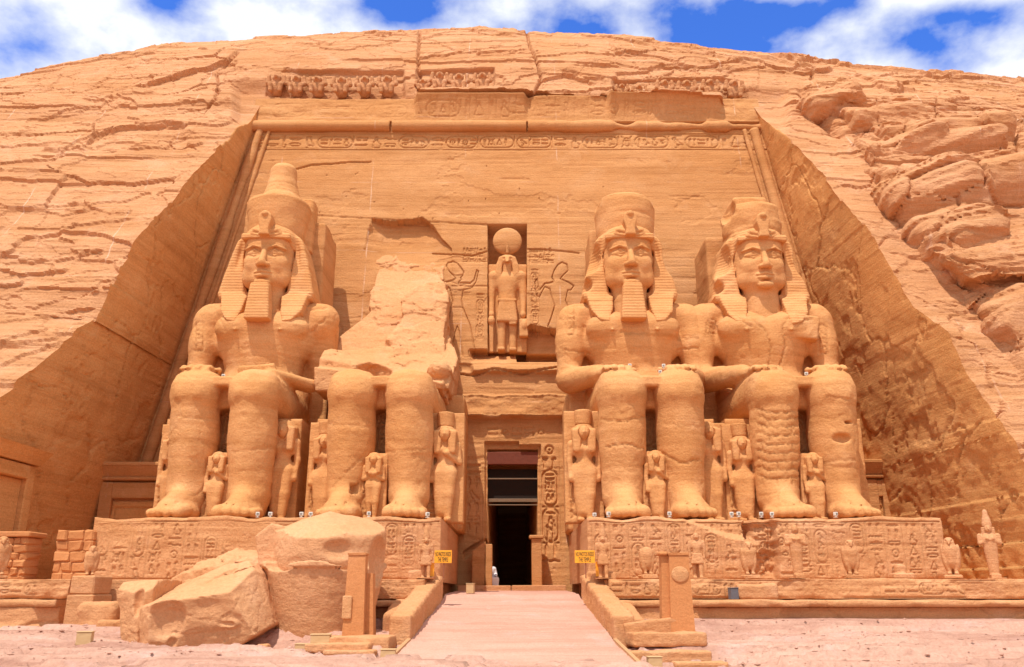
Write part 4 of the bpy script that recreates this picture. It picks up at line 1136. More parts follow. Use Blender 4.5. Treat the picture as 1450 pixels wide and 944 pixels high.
def beard_mesh(c, h=.04):
    ex, fy, ez = c
    v = Vol((ex-.8, fy-.6, ez-3.3), (ex+.8, fy+1.0, ez-1.2), h)
    v.box((ex, fy+.02, ez-2.40), (.49, .33, .86), .1, .05, taper=(-.09, -.05))
    v.box((ex, fy+.45, ez-1.75), (.36, .4, .3), .1, .1)
    return v.mesh()
def crown_mesh(c, kind, h=.06):
    ex, fy, ez = c
    v = Vol((ex-2.2, fy-.6, ez+.9), (ex+2.2, fy+4.4, ez+6.2), h)
    cy = fy + 1.55
    if kind == 'double':
        v.lathe((ex+.05, cy), [(ez+.95, 1.25), (ez+1.6, 1.32), (ez+2.9, 1.48), (ez+3.0, 1.44), (ez+3.02, 1.3)], .05)
        v.lathe((ex+.1, cy+.1), [(ez+2.8, 1.2), (ez+3.25, 1.02), (ez+3.7, .80), (ez+4.4, .66), (ez+4.9, .64), (ez+5.1, .50), (ez+5.2, .1)], .1)
        v.box((ex+1.15, cy+1.05, ez+2.2), (.42, .55, 1.5), .25, .2)
    elif kind == 'flat':
        v.lathe((ex, cy), [(ez+.95, 1.30), (ez+1.6, 1.36), (ez+2.75, 1.45), (ez+3.0, 1.42), (ez+3.22, 1.1), (ez+3.36, .6)], .1)
        v.ell((ex+1.35, cy-.6, ez+3.1), (.5, .6, .35), .1, cut=True)
        v.ell((ex-1.5, cy-.3, ez+2.95), (.45, .7, .4), .1, cut=True)
    else:
        v.lathe((ex, cy), [(ez+.95, 1.33), (ez+1.7, 1.38), (ez+2.5, 1.42), (ez+2.75, 1.3), (ez+2.78, .6)], .1)
        v.box((ex-.15, cy+.2, ez+2.95), (.82, .9, .35), .2, .1)
        v.ell((ex-1.3, cy-.5, ez+2.6), (.5, .7, .55), .1, cut=True); v.ell((ex+1.35, cy-.5, ez+2.5), (.4, .6, .5), .1, cut=True)
    v.noise(.03 if kind != 'broken' else .07, (1.5, 1.5, 2.2), 4, 6)
    return v.mesh()
def pillar_mesh(w_, z1, h=.09, seed=2, x0=0.0):
    v = Vol((-w_-.5+x0, -2.6, 8.5), (w_+.5+x0, 2.2, z1+.4), h)
    v.box((x0, -.6, (z1+8)/2 - .2), (w_, 1.35, (z1-8)/2), .12, .05)
    v.noise(.06, (.9, .9, 1.3), 4, seed)
    return v.mesh()
def throne(parent, seed, z_top=4.15):
    """block seat; its front between the king's legs and its side face the door carry carved signs"""
    g = random.Random(seed)
    for s in (-1, 1):
        rl_ = Relief(1.35, z_top, .045)
        carved_block('throne_side', rl_, (s*2.05 - .675, -6.35, 0), (1, 0, 0), (0, -1, 0), 6.6, M['statue'], parent, edge=.05, chip=.05, seed=seed+s)
    rl_ = Relief(2.72, 4.4, .035)
    rl_.column(1.06, .1, .6, 4.2, .05, .10, g); rl_.stroke([(1.0, 0), (1.0, 4.4)], .03, .05); rl_.stroke([(1.72, 0), (1.72, 4.4)], .03, .05)
    carved_block('throne_front', rl_, (-1.36, -6.6, 0), (1, 0, 0), (0, -1, 0), 6.8, M['statue'], parent, edge=.02, chip=.0, seed=seed+5)
    back = Vol((-3.3, -2.4, 0), (3.3, 1.6, 6.6), .1)
    back.box((0, -.4, 3.0), (2.95, 1.7, 3.1), .1); back.noise(.05, (.9, .9, 1.3), 3, seed)
    mesh_obj('throne_back', *back.mesh(), M['statue'], parent)
def scratch(V, Q, off, seed):
    """repaired cracks and small carved cartouches on the kings' limbs"""
    px, py = to_px(V + np.array(off, np.float32)); Nn = vnormals(V, Q); face = sstep(.1, .5, -Nn[:, 1])
    d = np.zeros(len(V), np.float32)
    def st(pts, a, wd=1.3):
        nonlocal d
        P = np.array(pts, float)
        m = (px > P[:, 0].min()-4) & (px < P[:, 0].max()+4) & (py > P[:, 1].min()-4) & (py < P[:, 1].max()+4)
        if m.any():
            q = seg_d(px[m] + .6*np.sin(py[m]*.7), py[m] + .8*np.sin(px[m]*.45) + .5*np.sin(px[m]*1.3), pts); d[m] = np.maximum(d[m], a * (1 - sstep(wd*.4, wd*1.3, q)))
    def cart(x, y, w_, h_):
        st([(x-w_, y-h_+w_), (x-w_*.6, y-h_), (x+w_*.6, y-h_), (x+w_, y-h_+w_), (x+w_, y+h_), (x-w_, y+h_), (x-w_, y-h_+w_)], .055, 1.2)
        for k in (-.45, -.1, .25, .6): st([(x-w_*.4, y+k*h_), (x+w_*.4, y+k*h_ + (2 if k < 0 else -2))], .05, 1.1)
    if seed == 1:
        cart(282, 476, 6, 20); st([(250, 590), (305, 594)], .03); st([(330, 640), (385, 634)], .03); st([(300, 430), (320, 470)], .03)
        st([(425, 440), (462, 436)], .05); st([(440, 470), (462, 450)], .05)
    if seed == 2:
        st([(462, 600), (525, 604)], .03); st([(548, 640), (618, 634)], .03); st([(470, 690), (500, 660), (520, 640)], .03)
        P = [(497, 688), (497, 698), (507, 698), (507, 688), (497, 688)]
        d = np.where((px > 496) & (px < 508) & (py > 685) & (py < 699), .3, d)
    if seed == 3:
        cart(808, 452, 6, 21); st([(850, 594), (880, 596), (915, 590)], .05); st([(858, 632), (890, 628), (912, 636)], .06); st([(935, 640), (965, 656), (990, 650)], .05); st([(940, 600), (996, 604)], .03)
        st([(880, 560), (884, 640)], .03); st([(800, 495), (835, 500)], .05); st([(960, 495), (988, 492)], .05); st([(880, 470), (912, 470)], .05, 2); st([(960, 480), (990, 478)], .04)
    if seed == 4:
        cart(1008, 462, 7, 10); cart(1166, 480, 6, 20)
        for k, y in enumerate((582, 592, 603, 615, 628, 640, 652, 664, 676)):
            st([(1072, y - 4), (1090, y + 2), (1115, y + 1), (1138, y - 3)], .055, 1.2)
            for j in range(3): st([(1078 + j*22 + (k % 2)*10, y), (1079 + j*22 + (k % 2)*10, y + 11)], .045, 1.0)
        st([(1040, 428), (1062, 450), (1085, 468), (1092, 490), (1088, 520)], .06, 1.0); st([(1104, 520), (1112, 490), (1108, 462), (1122, 440)], .06, 1.0); st([(1112, 450), (1150, 452)], .07); st([(1035, 445), (1065, 462)], .06); st([(1170, 560), (1205, 566)], .03)
        st([(1165, 655), (1210, 650)], .03)
    return V - Nn * (d * face)[:, None]
KINGS = [
    dict(x=-11.18, crown='double', label='seated stone king wearing the full tall double crown, beside the left side wall', broken_arm=True, beard=True, hd=0.0, seed=1),
    dict(x=-5.1, crown=None, label='seated stone king whose head and torso have broken away, only the legs and lap left', seed=2, torso=False),
    dict(x=5.4, crown='flat', label='bearded seated stone king with worn flat topped crown, just right of the doorway', beard=True, hd=.05, seed=3),
    dict(x=11.3, crown='broken', label='beardless seated stone king with broken crown and cracked chest beside the right side wall', hd=.09, seed=4, chest_scar=True,
         gouges=[(1.1, -8.35, 3.0, .35, .2, .16), (1.3, -8.3, 3.6, .3, .15, .05)]),
]
FACE = (0.0, -4.55, 12.15)
for K in KINGS:
    off = (K['x'], 0, PLINTH_Z)
    t = thing('seated_colossus', K['label'], 'colossus', off, 0, 'row of colossal seated kings')
    Vb, Qb = body_mesh(K)
    Vb = weather(Vb, Qb, off, .03, 1.1, .007, 3); Vb = weather(Vb, Qb, off, .016, 4.0, 0, 13, .022)
    Vb = scratch(Vb, Qb, off, K['seed'])
    if K.get('torso', True):
        dz = {1: 0, 3: .0, 4: -.1}[K['seed']]
        fc = (FACE[0] + {1: .0, 3: -.05, 4: .05}[K['seed']], FACE[1], FACE[2] + dz)
        Vh, Qh = head_mesh(fc, .036, .012 if K['seed'] == 4 else 0)
        Vb, Qb = join([(Vb, Qb), (weather(Vh, Qh, off, .012, 2.0, .008, 5), Qh)])
    mesh_obj('body', Vb, Qb, M['statue'], t)
    throne(t, 40 + K['seed'])
    if not K.get('torso', True): continue
    Vn, Qn = nemes_mesh(fc, K['hd']); mesh_obj('headcloth', weather(Vn, Qn, off, .02, 1.5, .012, 7), Qn, M['pleat'], t)
    Vn, Qn = uraeus_mesh(fc); mesh_obj('cobra_ornament', Vn, Qn, M['statue'], t)
    if K.get('beard'):
        Vn, Qn = beard_mesh(fc); mesh_obj('beard', Vn, Qn, M['pleat'], t)
    Vn, Qn = crown_mesh(fc, K['crown']); mesh_obj('crown', weather(Vn, Qn, off, .02, 1.2, .02, 7), Qn, M['statue'], t)
    w_, z1, x0 = {1: (1.75, 15.0, .35), 3: (1.5, 14.6, -.15), 4: (1.75, 14.2, -.15)}[K['seed']]
    mesh_obj('back_pillar', *pillar_mesh(w_, z1, seed=K['seed'], x0=x0), M['wall'], t)
    if K['seed'] != 1 or True:                                     # cartouche carved on the upper arm
        for s in ((-1,) if K['seed'] == 1 else (-1, 1) if K['seed'] == 4 else (-1,)):
            pass
    K['obj'] = t
# broken upper part of the second king: fractured rock rising against the wall
def px_lump(name, poly, y_front, y_back, h, slope, seed, parent, off, mat, amp=.25, extra=None):
    P = [at(a, b, y_front) for a, b in poly]
    P = [(p[0] - off[0], p[2] - off[2]) for p in P]
    xs = [p[0] for p in P]; zs = [p[1] for p in P]
    v = Vol((min(xs)-.6, y_front-1.6, min(zs)-.6), (max(xs)+.6, y_back+.3, max(zs)+.6), h)
    v.prism(P, y_front, y_back, .15, .05)
    if slope: v.half((0, -slope[0], slope[1]), slope[2])
    if extra: extra(v)
    v.noise(amp, (.55, .55, .8), 5, seed)
    return v.mesh()
t2 = [o for o in scene.objects if o.name.startswith('seated_colossus') and 'broken away' in o.get('label', '')][0]
off2 = (-5.1, 0, PLINTH_Z)
def lp(px, py, Y): q = at(px, py, Y); return (q[0] + 5.1, q[2] - PLINTH_Z)
def chunk(pieces):
    """one block of rock: prisms trimmed by planes"""
    v = Vol((-3.3, -6.2, 4.9), (3.3, 2.2, 16.4), .065)
    for poly, y0, y1 in pieces[0]: v.prism(poly, y0, y1, .04, .04)
    for n, d in pieces[1]: v.half(n, d)
    return v
YA = -1.4
slabA = [lp(520, 306, YA), lp(600, 308, YA), lp(622, 340, YA), lp(628, 400, YA), lp(632, 500, YA), lp(640, 560, YA), lp(455, 545, YA), lp(470, 470, YA), lp(512, 425, YA), lp(514, 370, YA)]
brow = [lp(526, 309, -.3), lp(560, 312, -.3), lp(598, 307, -.3), lp(612, 318, -.3), lp(624, 338, -.3), lp(590, 331, -.3), lp(560, 337, -.3), lp(522, 333, -.3)]
slabB = [lp(562, 408, -2.3), lp(582, 385, -2.3), lp(606, 367, -2.3), lp(628, 362, -2.3), lp(632, 420, -2.3), lp(628, 500, -2.3), lp(640, 548, -2.3), lp(520, 545, -2.3), lp(540, 480, -2.3), lp(562, 440, -2.3)]
slabC = [lp(452, 505, -3.2), lp(490, 488, -3.2), lp(560, 470, -3.2), lp(628, 440, -3.2), lp(646, 500, -3.2), lp(640, 560, -3.2), lp(452, 560, -3.2)]
slabD = [lp(452, 517, -4.5), lp(500, 508, -4.5), lp(520, 514, -4.5), lp(600, 516, -4.5), lp(632, 500, -4.5), lp(632, 560, -4.5), lp(452, 560, -4.5)]
def plane(n, p): n = np.array(n, float); n /= np.linalg.norm(n); return tuple(n), float(n @ np.array(p))
pA = (0, .25, 13.0); 
v = chunk(([(slabA, -2.6, 2.2)], [plane((0, -.87, .49), (0, 2.2, 14.7)), plane((.3, -.88, .36), (2.6, -.4, 10.8))]))
for c in (chunk(([(slabB, -3.6, 1.5)], [plane((.22, -.86, .46), (2.0, -.35, 11.2))])),
          chunk(([(slabC, -4.4, 1.5)], [plane((.15, -.62, .78), (0, -2.6, 8.0))])),
          chunk(([(slabD, -5.4, -2.5)], [plane((.1, -.3, .95), (0, -4.2, 6.55))]))):
    v.F = np.minimum(v.F, c.F)
v.ell((-.9, -4.4, 6.6), (.7, .9, .6), .06, cut=True); v.ell((1.9, -3.9, 6.7), (.6, .8, .5), .1)
v.cap((.3, -2.6, 8.6), (2.4, -1.2, 11.6), .10, .05, .03, cut=True); v.cap((-1.8, -2.0, 8.6), (.2, -2.6, 8.4), .07, .05, .03, cut=True)
X_, Y_, Z_ = np.meshgrid(*v.ax, indexing='ij')
near_ = np.abs(v.F) < .6
xs_, ys_, zs_ = X_[near_], Y_[near_], Z_[near_]
f1_ = fbm(xs_*.45 + 2, ys_*.45, zs_*.6, 4, 27)
e_, c_v = voro(xs_*.55 + .4*fbm(xs_, zs_, 3, 3, 2), zs_*.8 + .4*fbm(xs_, zs_, 8, 3, 6), 44)
v.F[near_] += .07*f1_ + .07*sstep(.04, .05, f1_) + .05*sstep(-.16, -.15, f1_) + .06*(c_v - .5) + .05*np.exp(-(e_/.02)**2) + .025*fbm(xs_*1.8, ys_*1.8, zs_*3, 4, 29)
Vv, Qv = v.mesh(); mesh_obj('broken_torso', Vv, Qv, M['pale'], t2)
# ------------------------------------------------------------------ niche statue
wz = float(at_wall(717, 495)[2])
nb = at_wall(718, 494); nt_ = at_wall(718, 322)
ns = thing('niche_statue', 'falcon headed stone god with large sun disc standing in the niche over the doorway', 'statue', (nb[0], FY(nb[2]) + .75, nb[2] - .05))
Hn = float(nt_[2] - nb[2])                                         # about 7.2 m
u = Hn / 7.2
v = Vol((-1.3*u, -.9*u, 0), (1.3*u, .8*u, 5.9*u), .04)
def S(*p): return tuple(a*u for a in p)
for s in (-1, 1):
    v.cap(S(s*.30, .02 - .1*(s < 0), 2.3), S(s*.30, -.12*(s < 0), .15), .27*u, .19*u, .05)
    v.box(S(s*.30, -.25 - .1*(s < 0), .1), S(.19, .42, .1), .06, .05)
    v.cap(S(s*.80, 0, 4.35), S(s*.86, 0, 3.2), .24*u, .19*u, .08); v.cap(S(s*.86, 0, 3.2), S(s*.84, -.15, 2.25), .18*u, .15*u, .06)
    v.ell(S(s*.84, -.18, 2.1), S(.17, .2, .2), .06)
    v.ell(S(s*.62, -.02, 4.38), S(.34, .3, .3), .15)
v.cap(S(0, 0, 2.9), S(0, 0, 3.4), .47*u, .46*u, .1, sq=(1, .75, 1)); v.ell(S(0, 0, 4.0), S(.66, .40, .62), .2)
v.cap(S(0, .02, 4.4), S(0, -.02, 5.1), .3*u, .3*u, .1)
v.box(S(0, .35, 2.6), S(1.05, .3, 2.5), .05, .05)
mesh_obj('body', *v.mesh(), M['statue'], ns)
v = Vol(S(-.8, -.6, 1.2), S(.8, .6, 3.1), .04)
v.box(S(0, -.08, 2.28), S(.50, .42, .62), .1, .05, taper=(-.10, 0)); v.box(S(.3, -.1, 1.7), S(.2, .36, .2), .05, .05); v.box(S(0, -.12, 2.86), S(.5, .40, .07), .04, .03)
mesh_obj('kilt', *v.mesh(), M['statue'], ns)
v = Vol(S(-.9, -.95, 4.0), S(.9, .6, 5.8), .035)
v.ell(S(0, 0, 5.25), S(.40, .42, .36), .05); v.cap(S(0, -.3, 5.2), S(0, -.62, 5.0), .17*u, .06*u, .08)
for s in (-1, 1):
    v.prism([S(s*.18, 5.5), S(s*.45, 5.4), S(s*.62, 4.9), S(s*.66, 4.45), S(s*.30, 4.1), S(s*.28, 4.7)], -.32*u, .35*u, .08, .08)
    v.ell(S(s*.2, -.36, 5.28), S(.10, .06, .07), .02, cut=True)
mesh_obj('falcon_head', *v.mesh(), M['statue'], ns)
v = Vol(S(-.95, -.5, 5.3), S(.95, .5, 7.35), .04)
v.ell(S(0, 0, 6.42), S(.80, .26, .80), .05); v.cap(S(0, -.28, 5.65), S(0, -.32, 6.0), .09*u, .06*u, .05)
mesh_obj('sun_disc', *v.mesh(), M['wall'], ns)
for s, nm in ((-1, 'was_staff'), (1, 'maat_figure')):
    v = Vol(S(s*.84-.4, -.7, -.05), S(s*.84+.4, .3, 2.15), .035)
    if s < 0: v.box(S(s*.84, -.22, 1.0), S(.12, .14, 1.0), .04, .05); v.ell(S(s*.84, -.3, 1.75), S(.2, .2, .25), .05)
    else:
        v.box(S(s*.88, -.2, 1.35), S(.24, .2, .5), .06, .05); v.ell(S(s*.9, -.35, 1.5), S(.16, .14, .28), .05)
    mesh_obj(nm, *v.mesh(), M['statue'], ns)

# ------------------------------------------------------------------ baboons of the top frieze
v = Vol((-.75, -.75, -.05), (.75, .6, 1.6), .045)
v.ell((0, 0, .55), (.42, .36, .55), .1); v.ell((0, -.20, 1.12), (.31, .30, .29), .08); v.cap((0, -.4, 1.06), (0, -.6, 1.02), .15, .12, .06)
for s in (-1, 1):
    v.cap((s*.33, -.05, .85), (s*.58, -.25, .72), .19, .17, .06); v.cap((s*.58, -.25, .72), (s*.52, -.38, 1.15), .17, .13, .06)
    v.cap((s*.25, -.1, .3), (s*.36, -.42, .45), .2, .18, .08); v.cap((s*.36, -.42, .45), (s*.32, -.38, .05), .16, .14, .05)
    v.ell((s*.12, -.44, 1.24), (.05, .06, .04), .02, cut=True)
v.ell((0, .2, .4), (.4, .3, .5), .1)
Vb, Qb = v.mesh()
bab_me = None
BAB = [(391, 120, 0), (419, 121, 0), (449, 121, 0), (483, 122, 0), (516, 122, 0), (548, 122, 0), (622, 116, 0), (650, 117, 0), (683, 116, 0), (598, 117, 1),
       (881, 124, 1), (905, 125, 1), (941, 126, 0), (973, 127, 0), (1006, 127, 0), (1040, 128, 0)]
ords = ['first', 'second', 'third', 'fourth', 'fifth', 'sixth']
for i, (bx, by, worn) in enumerate(BAB):
    q = at(bx, by + 13, 3.2)
    if i < 6: lab = f'{ords[i]} carved baboon from the left in the long left hand run of the top frieze'
    elif i < 9: lab = f'{ords[i-6]} baboon with raised arms in the short middle run of the frieze'
    elif i == 9: lab = 'eroded baboon stump at the left end of the short middle run of the top frieze'
    elif i < 12: lab = f'{ords[i-10]} badly worn baboon at the left end of the right frieze run'
    else: lab = f'{ords[i-12]} clear baboon from the left in the right hand run of the top frieze'
    if bab_me is None:
        o = mesh_obj('baboon_statue', weather(Vb, Qb, (0, 0, 0), .03, 2.5, .0), Qb, M['cliff']); bab_me = o.data
    else: o = link(bpy.data.objects.new('baboon_statue', bab_me))
    o.location = q; k = .86 if not worn else .66
    o.scale = (k * .98 * (1 + .06*math.sin(i*3)), k, k * (1 + .05*math.cos(i*5)) * (1 if not worn else .8)); o.rotation_euler = (math.radians(-6), 0, math.radians(4*math.sin(i*2.3)))
    tag(o, lab, 'baboon statue', 'row of carved baboons along the top of the facade')

# ------------------------------------------------------------------ plinths under the kings
g = random.Random(77)
def plinth(x0, x1, label, side, seed):
    t = thing('plinth', label, 'plinth', (x0, -10.1, 2.0), 0, 'carved plinths under the seated kings')
    rl_ = Relief(x1 - x0, 2.2, .03); r = random.Random(seed)
    n = int((x1 - x0) / .62); wcol = (x1 - x0 - .3) / n
    for i in range(n):
        xx = .15 + i*wcol
        rl_.column(xx + .07, .14, wcol - .14, 1.80, .026, .042, r)
        rl_.stroke([(xx, .08), (xx, 2.0)], .018, .03)
    rl_.stroke([(.1, .07), (x1-x0-.1, .07)], .03, .06); rl_.stroke([(.1, 2.03), (x1-x0-.1, 2.03)], .03, .06)
    Xn, Zn = np.meshgrid(rl_.x, rl_.z, indexing='ij')
    worn = sstep(.05, .35, fbm(Xn*.35 + seed, Zn*.5, 0, 4, seed))
    rl_.D = rl_.D * (1 - .75*worn) + .06*worn
    if seed == 1:   # cracked right part where the boulders struck it
        rl_.D += .35 * sstep(7.0, 7.6, Xn + .8*fbm(Xn, Zn, 2, 3, 8)) * (1 - sstep(8.6, 9.2, Xn)) * (.5 + .5*fbm(Xn*1.5, Zn*1.5, 5, 4, 9)) + .9*sstep(8.0, 8.05, Xn)*(1 - sstep(8.35, 8.4, Xn))*sstep(.6, .9, Zn)
    else:           # dark vertical breach between the two kings
        bx = at(1082, 780, -10.1)[0] - x0
        rl_.D += .75 * soft_in(Xn + .25*fbm(Xn*2, Zn*1.2, 1, 4, 5), bx - .55, bx + .5, .06) * (.75 + .4*fbm(Xn*2.5, Zn*2.5, 0, 4, 3)) * (1 - .5*sstep(1.6, 2.1, Zn))
        rl_.D += .45 * sstep(0, .25, Zn - 1.35 - .75*sstep(bx - .7, bx - 3.2, Xn)) * soft_in(Xn, bx - 2.6, bx - .3, .15) * .8
    carved_block('carved_face', rl_, (0, 0, 0), (1, 0, 0), (0, -1, 0), 9.8, M['base'], t, edge=.07, chip=.10, seed=seed+10, top_chip=.12)
    ln = 4.5; rs = Relief(ln, 2.14, .035)
    for i in range(7): rs.column(.12 + i*.62, .1, .5, 1.2, .03, .05, r); rs.stroke([(.06 + i*.62, .05), (.06 + i*.62, 1.35)], .025, .05)
    rs.row(.1, 1.5, ln-.2, .5, .03, .05, r); rs.stroke([(0, 1.42), (ln, 1.42)], .03, .06)
    if side > 0: carved_block('side_face', rs, (x1 - x0 - .10, .12, 0), (0, 1, 0), (1, 0, 0), .4, M['base'], t, edge=.04, seed=seed+20)
    else: carved_block('side_face', rs, (.10, .12 + ln, 0), (0, -1, 0), (-1, 0, 0), .4, M['base'], t, edge=.04, seed=seed+20)
    return t
plinth(-14.5, -2.45, 'long carved plinth left of the doorway, partly hidden behind fallen boulders', 1, 1)
plinth(2.6, 14.85, 'long carved plinth right of the doorway with a dark breach in its middle', -1, 2)

# ------------------------------------------------------------------ figures standing by the thrones
def queen_parts(h, headdress=True, kind='queen'):
    """standing figure, 1 unit = h metres from foot to crown of the wig"""
    r = .012 * h if h > 3 else .016 * h
    v = Vol((-.24*h, -.2*h, 0), (.24*h, .16*h, 1.02*h), r)
    def q(*p): return tuple(a*h for a in p)
    for s in (-1, 1):
        st = -.05 if s > 0 else .0
        v.cap(q(s*.055, st*.6, .50), q(s*.05, st, .28), .068*h, .05*h, .03*h); v.cap(q(s*.05, st, .28), q(s*.045, st, .05), .05*h, .034*h, .03*h)
        v.box(q(s*.048, st-.045, .02), q(.034, .085, .02), .012*h, .02*h)
        v.cap(q(s*.135, .0, .79), q(s*.152, .0, .62), .036*h, .030*h, .02*h)
        if kind == 'king': v.cap(q(s*.152, .0, .62), q(-s*.03, -.09, .69), .032*h, .028*h, .02*h); v.ell(q(-s*.04, -.10, .70), q(.035, .03, .03), .01*h)
        elif kind == 'queen_arm' and s > 0: v.cap(q(s*.152, .0, .62), q(.03, -.09, .70), .030*h, .026*h, .02*h); v.ell(q(.02, -.10, .705), q(.03, .03, .03), .01*h)
        else: v.cap(q(s*.152, .0, .62), q(s*.145, -.03, .47), .030*h, .024*h, .02*h); v.ell(q(s*.145, -.035, .44), q(.026, .034, .04), .01*h)
        v.ell(q(s*.055, -.062, .735), q(.045, .04, .042), .02*h)
    v.ell(q(0, .0, .53), q(.125, .085, .11), .03*h); v.cap(q(0, 0, .56), q(0, 0, .66), .085*h, .075*h, .03*h, sq=(1, .8, 1)); v.ell(q(0, 0, .74), q(.125, .075, .10), .03*h)
    v.cap(q(-.12, 0, .80), q(.12, 0, .80), .04*h, .04*h, .03*h)
    v.cap(q(0, .0, .80), q(0, -.005, .88), .045*h, .045*h, .015*h)
    v.box(q(0, .0, .845), q(.075, .05, .06), .02*h, .02*h)
    v.ell(q(0, -.050, .910), q(.062, .074, .08), .015*h)
    v.cap(q(0, -.120, .93), q(0, -.132, .90), .008*h, .014*h, .01*h)                # nose
    v.cap(q(-.02, -.112, .875), q(.02, -.112, .875), .008*h, .008*h, .008*h)          # mouth
    for s in (-1, 1): v.ell(q(s*.026, -.121, .926), q(.018, .010, .009), .006*h, cut=True)
    if kind != 'king': v.box(q(0, -.01, .30), q(.10, .065, .24), .05*h, .04*h, taper=(.12, .02))
    body = v.mesh()
    w = Vol((-.2*h, -.2*h, .68*h), (.2*h, .16*h, 1.04*h), r)
    w.ell(q(0, .0, .945), q(.098, .092, .085), .02*h)
    for s in (-1, 1): w.box(q(s*.078, -.05, .825), q(.044, .06, .125), .025*h, .03*h, taper=(.05, 0))
    w.box(q(0, .05, .84), q(.12, .05, .13), .02*h, .04*h)
    w.ell(q(0, -.10, .905), q(.060, .07, .070), .012*h, cut=True); w.box(q(0, .0, .85), q(.05, .06, .06), .02*h, .02*h)
    wig = w.mesh()
    c = Vol((-.2*h, -.2*h, .99*h), (.2*h, .2*h, 1.2*h), r)
    c.lathe((0, .01*h), [(1.0*h, .085*h), (1.05*h, .088*h), (1.15*h, .096*h), (1.155*h, .09*h)], .01*h)
    return body, wig, c.mesh()
def figure(px, ybase, ytop, Y, label, slab=True, hat=True, kind='queen', group='royal family statues at the kings\' feet', zb=PLINTH_Z, name='standing_statue', rotz=0.0, sw=.20, wear=.012):
    b = at(px, ybase, Y); tp = at(px, ytop, Y)
    tot = float(tp[2] - zb); h = tot / (1.155 if hat else 1.02)
    t = thing(name, label, 'statue', (b[0], Y, zb), rotz, group)
    body, wig, crown = queen_parts(h, hat, kind)
    def wt(m): return weather(m[0], m[1], (px*.1, 0, 0), wear*h*.35, 6/h, 0, 5), m[1]
    mesh_obj('body', *wt(body), M['statue'], t); mesh_obj('wig', *wt(wig), M['statue'], t)
    if hat: mesh_obj('crown', *wt(crown), M['statue'], t)
    if slab:
        rl_ = Relief(2*sw*h, tot*1.0, .04); rl_.column(.05*h, .1, .10*h, tot*.55, .04, .07, random.Random(int(px)))
        carved_block('back_slab', rl_, (-sw*h, .03*h, 0), (1, 0, 0), (0, -1, 0), .22*h, M['statue'], t, edge=.02, chip=.03, seed=int(px))
    return t
FIG = [(238, 727, 600, -6.9, 'slender stone queen half hidden behind the far left king\'s outer leg', True, True, 'queen'),
       (303, 712, 640, -7.7, 'small standing stone princess between the shins of the far left king', True, False, 'queen_arm'),
       (394, 728, 596, -6.75, 'faint weathered stone queen on the throne side right of the far left king', False, False, 'queen'),
       (455, 726, 597, -6.9, 'slim stone queen squeezed against the left shin of the broken king', True, True, 'queen'),
       (527, 716, 641, -7.9, 'small robed stone prince on a block between the shins of the broken king', True, False, 'king'),
       (628, 733, 584, -7.1, 'tall stone queen in a round wig beside the broken king, left of the doorway', True, True, 'queen_arm'),
       (829, 733, 581, -7.1, 'tall stone queen with long wig and flat crown just right of the doorway', True, True, 'queen'),
       (931, 712, 638, -7.8, 'small stone princess with flared apron between the shins of the bearded right king', True, False, 'queen_arm'),
       (1009, 728, 598, -6.9, 'narrow stone figure pressed against the right shin of the bearded right king', True, False, 'queen'),
       (1056, 728, 600, -7.0, 'stone queen with tall block crown between the two right hand kings', True, True, 'queen'),
       (1157, 712, 641, -7.8, 'small headless looking stone figure between the shins of the beardless king', True, False, 'queen_arm')]
for f in FIG: figure(*f)

# ------------------------------------------------------------------ side chapels against the facade foot
def chapel(px0, px1, py0, Y, label, zb=2.0):
    a = at(px0, py0, Y); b = at(px1, py0, Y); top = float(a[2]); x0, x1 = float(a[0]), float(b[0])
    t = thing('side_chapel', label, 'chapel', (x0, Y, zb), 0, 'small chapels in the corners of the recess')
    H = top - zb; W_ = x1 - x0
    mb = MB(); mb.box((0, .3, 0), (W_, 2.2, H*.86), .03); mb.box((0, .05, 0), (.55, .35, H*.84), .03); mb.box((W_-.55, .05, 0), (W_, .35, H*.84), .03)
    mb.box((.54, .06, H*.70), (W_-.54, .36, H*.835), .03); mb.build('wall', M['wall'], t)
    mb = MB(); mb.xbox([(-.1, .02, H*.88), (W_+.1, .02, H*.88), (W_+.1, 2.2, H*.88), (-.1, 2.2, H*.88)], [(-.25, -.3, H*.965), (W_+.25, -.3, H*.965), (W_+.25, 2.2, H*.965), (-.25, 2.2, H*.965)])
    mb.box((-.28, -.33, H*.966), (W_+.28, 2.2, H), .04)
    mb.build('cornice', M['wall'], t)
    rl_ = Relief(W_ - 1.1, H*.66, .04); rl_.stroke([(.12, 0), (.12, H*.6), (W_-1.22, H*.6), (W_-1.22, 0)], .05, .08)
    carved_block('door_panel', rl_, (.55, .2, .1), (1, 0, 0), (0, -1, 0), .2, M['jamb'], t, edge=.02)
    rough_roll('roll_moulding', (-.12, .0, H*.865), (W_+.12, .0, H*.865), .09, .2, 3, t, M['wall'], 60, 8)
    return t
chapel(146, 243, 655, -2.0, 'small chapel with cornice in the left corner behind the far left king')
chapel(1222, 1262, 651, -1.2, 'small chapel with broken cornice in the dark right corner of the recess')
dt = thing('rock_doorway', 'shallow framed doorway with cornice cut in the left side wall of the recess', 'doorway', (-18.75, -9.6, 2.0))
mb = MB(); mb.box((-.8, -1.6, 0), (.55, -1.1, 4.3), .04); mb.box((-.8, 1.9, 0), (.4, 2.4, 4.3), .04); mb.box((-.8, -1.098, 3.75), (.45, 1.898, 4.28), .04); mb.build('frame', M['jamb'], dt)
mb = MB(); mb.xbox([(-.8, -1.7, 4.32), (.6, -1.7, 4.32), (.5, 2.5, 4.32), (-.8, 2.5, 4.32)], [(-.8, -1.95, 4.85), (.9, -1.95, 4.85), (.8, 2.75, 4.85), (-.8, 2.75, 4.85)]); mb.build('cornice', M['jamb'], dt)
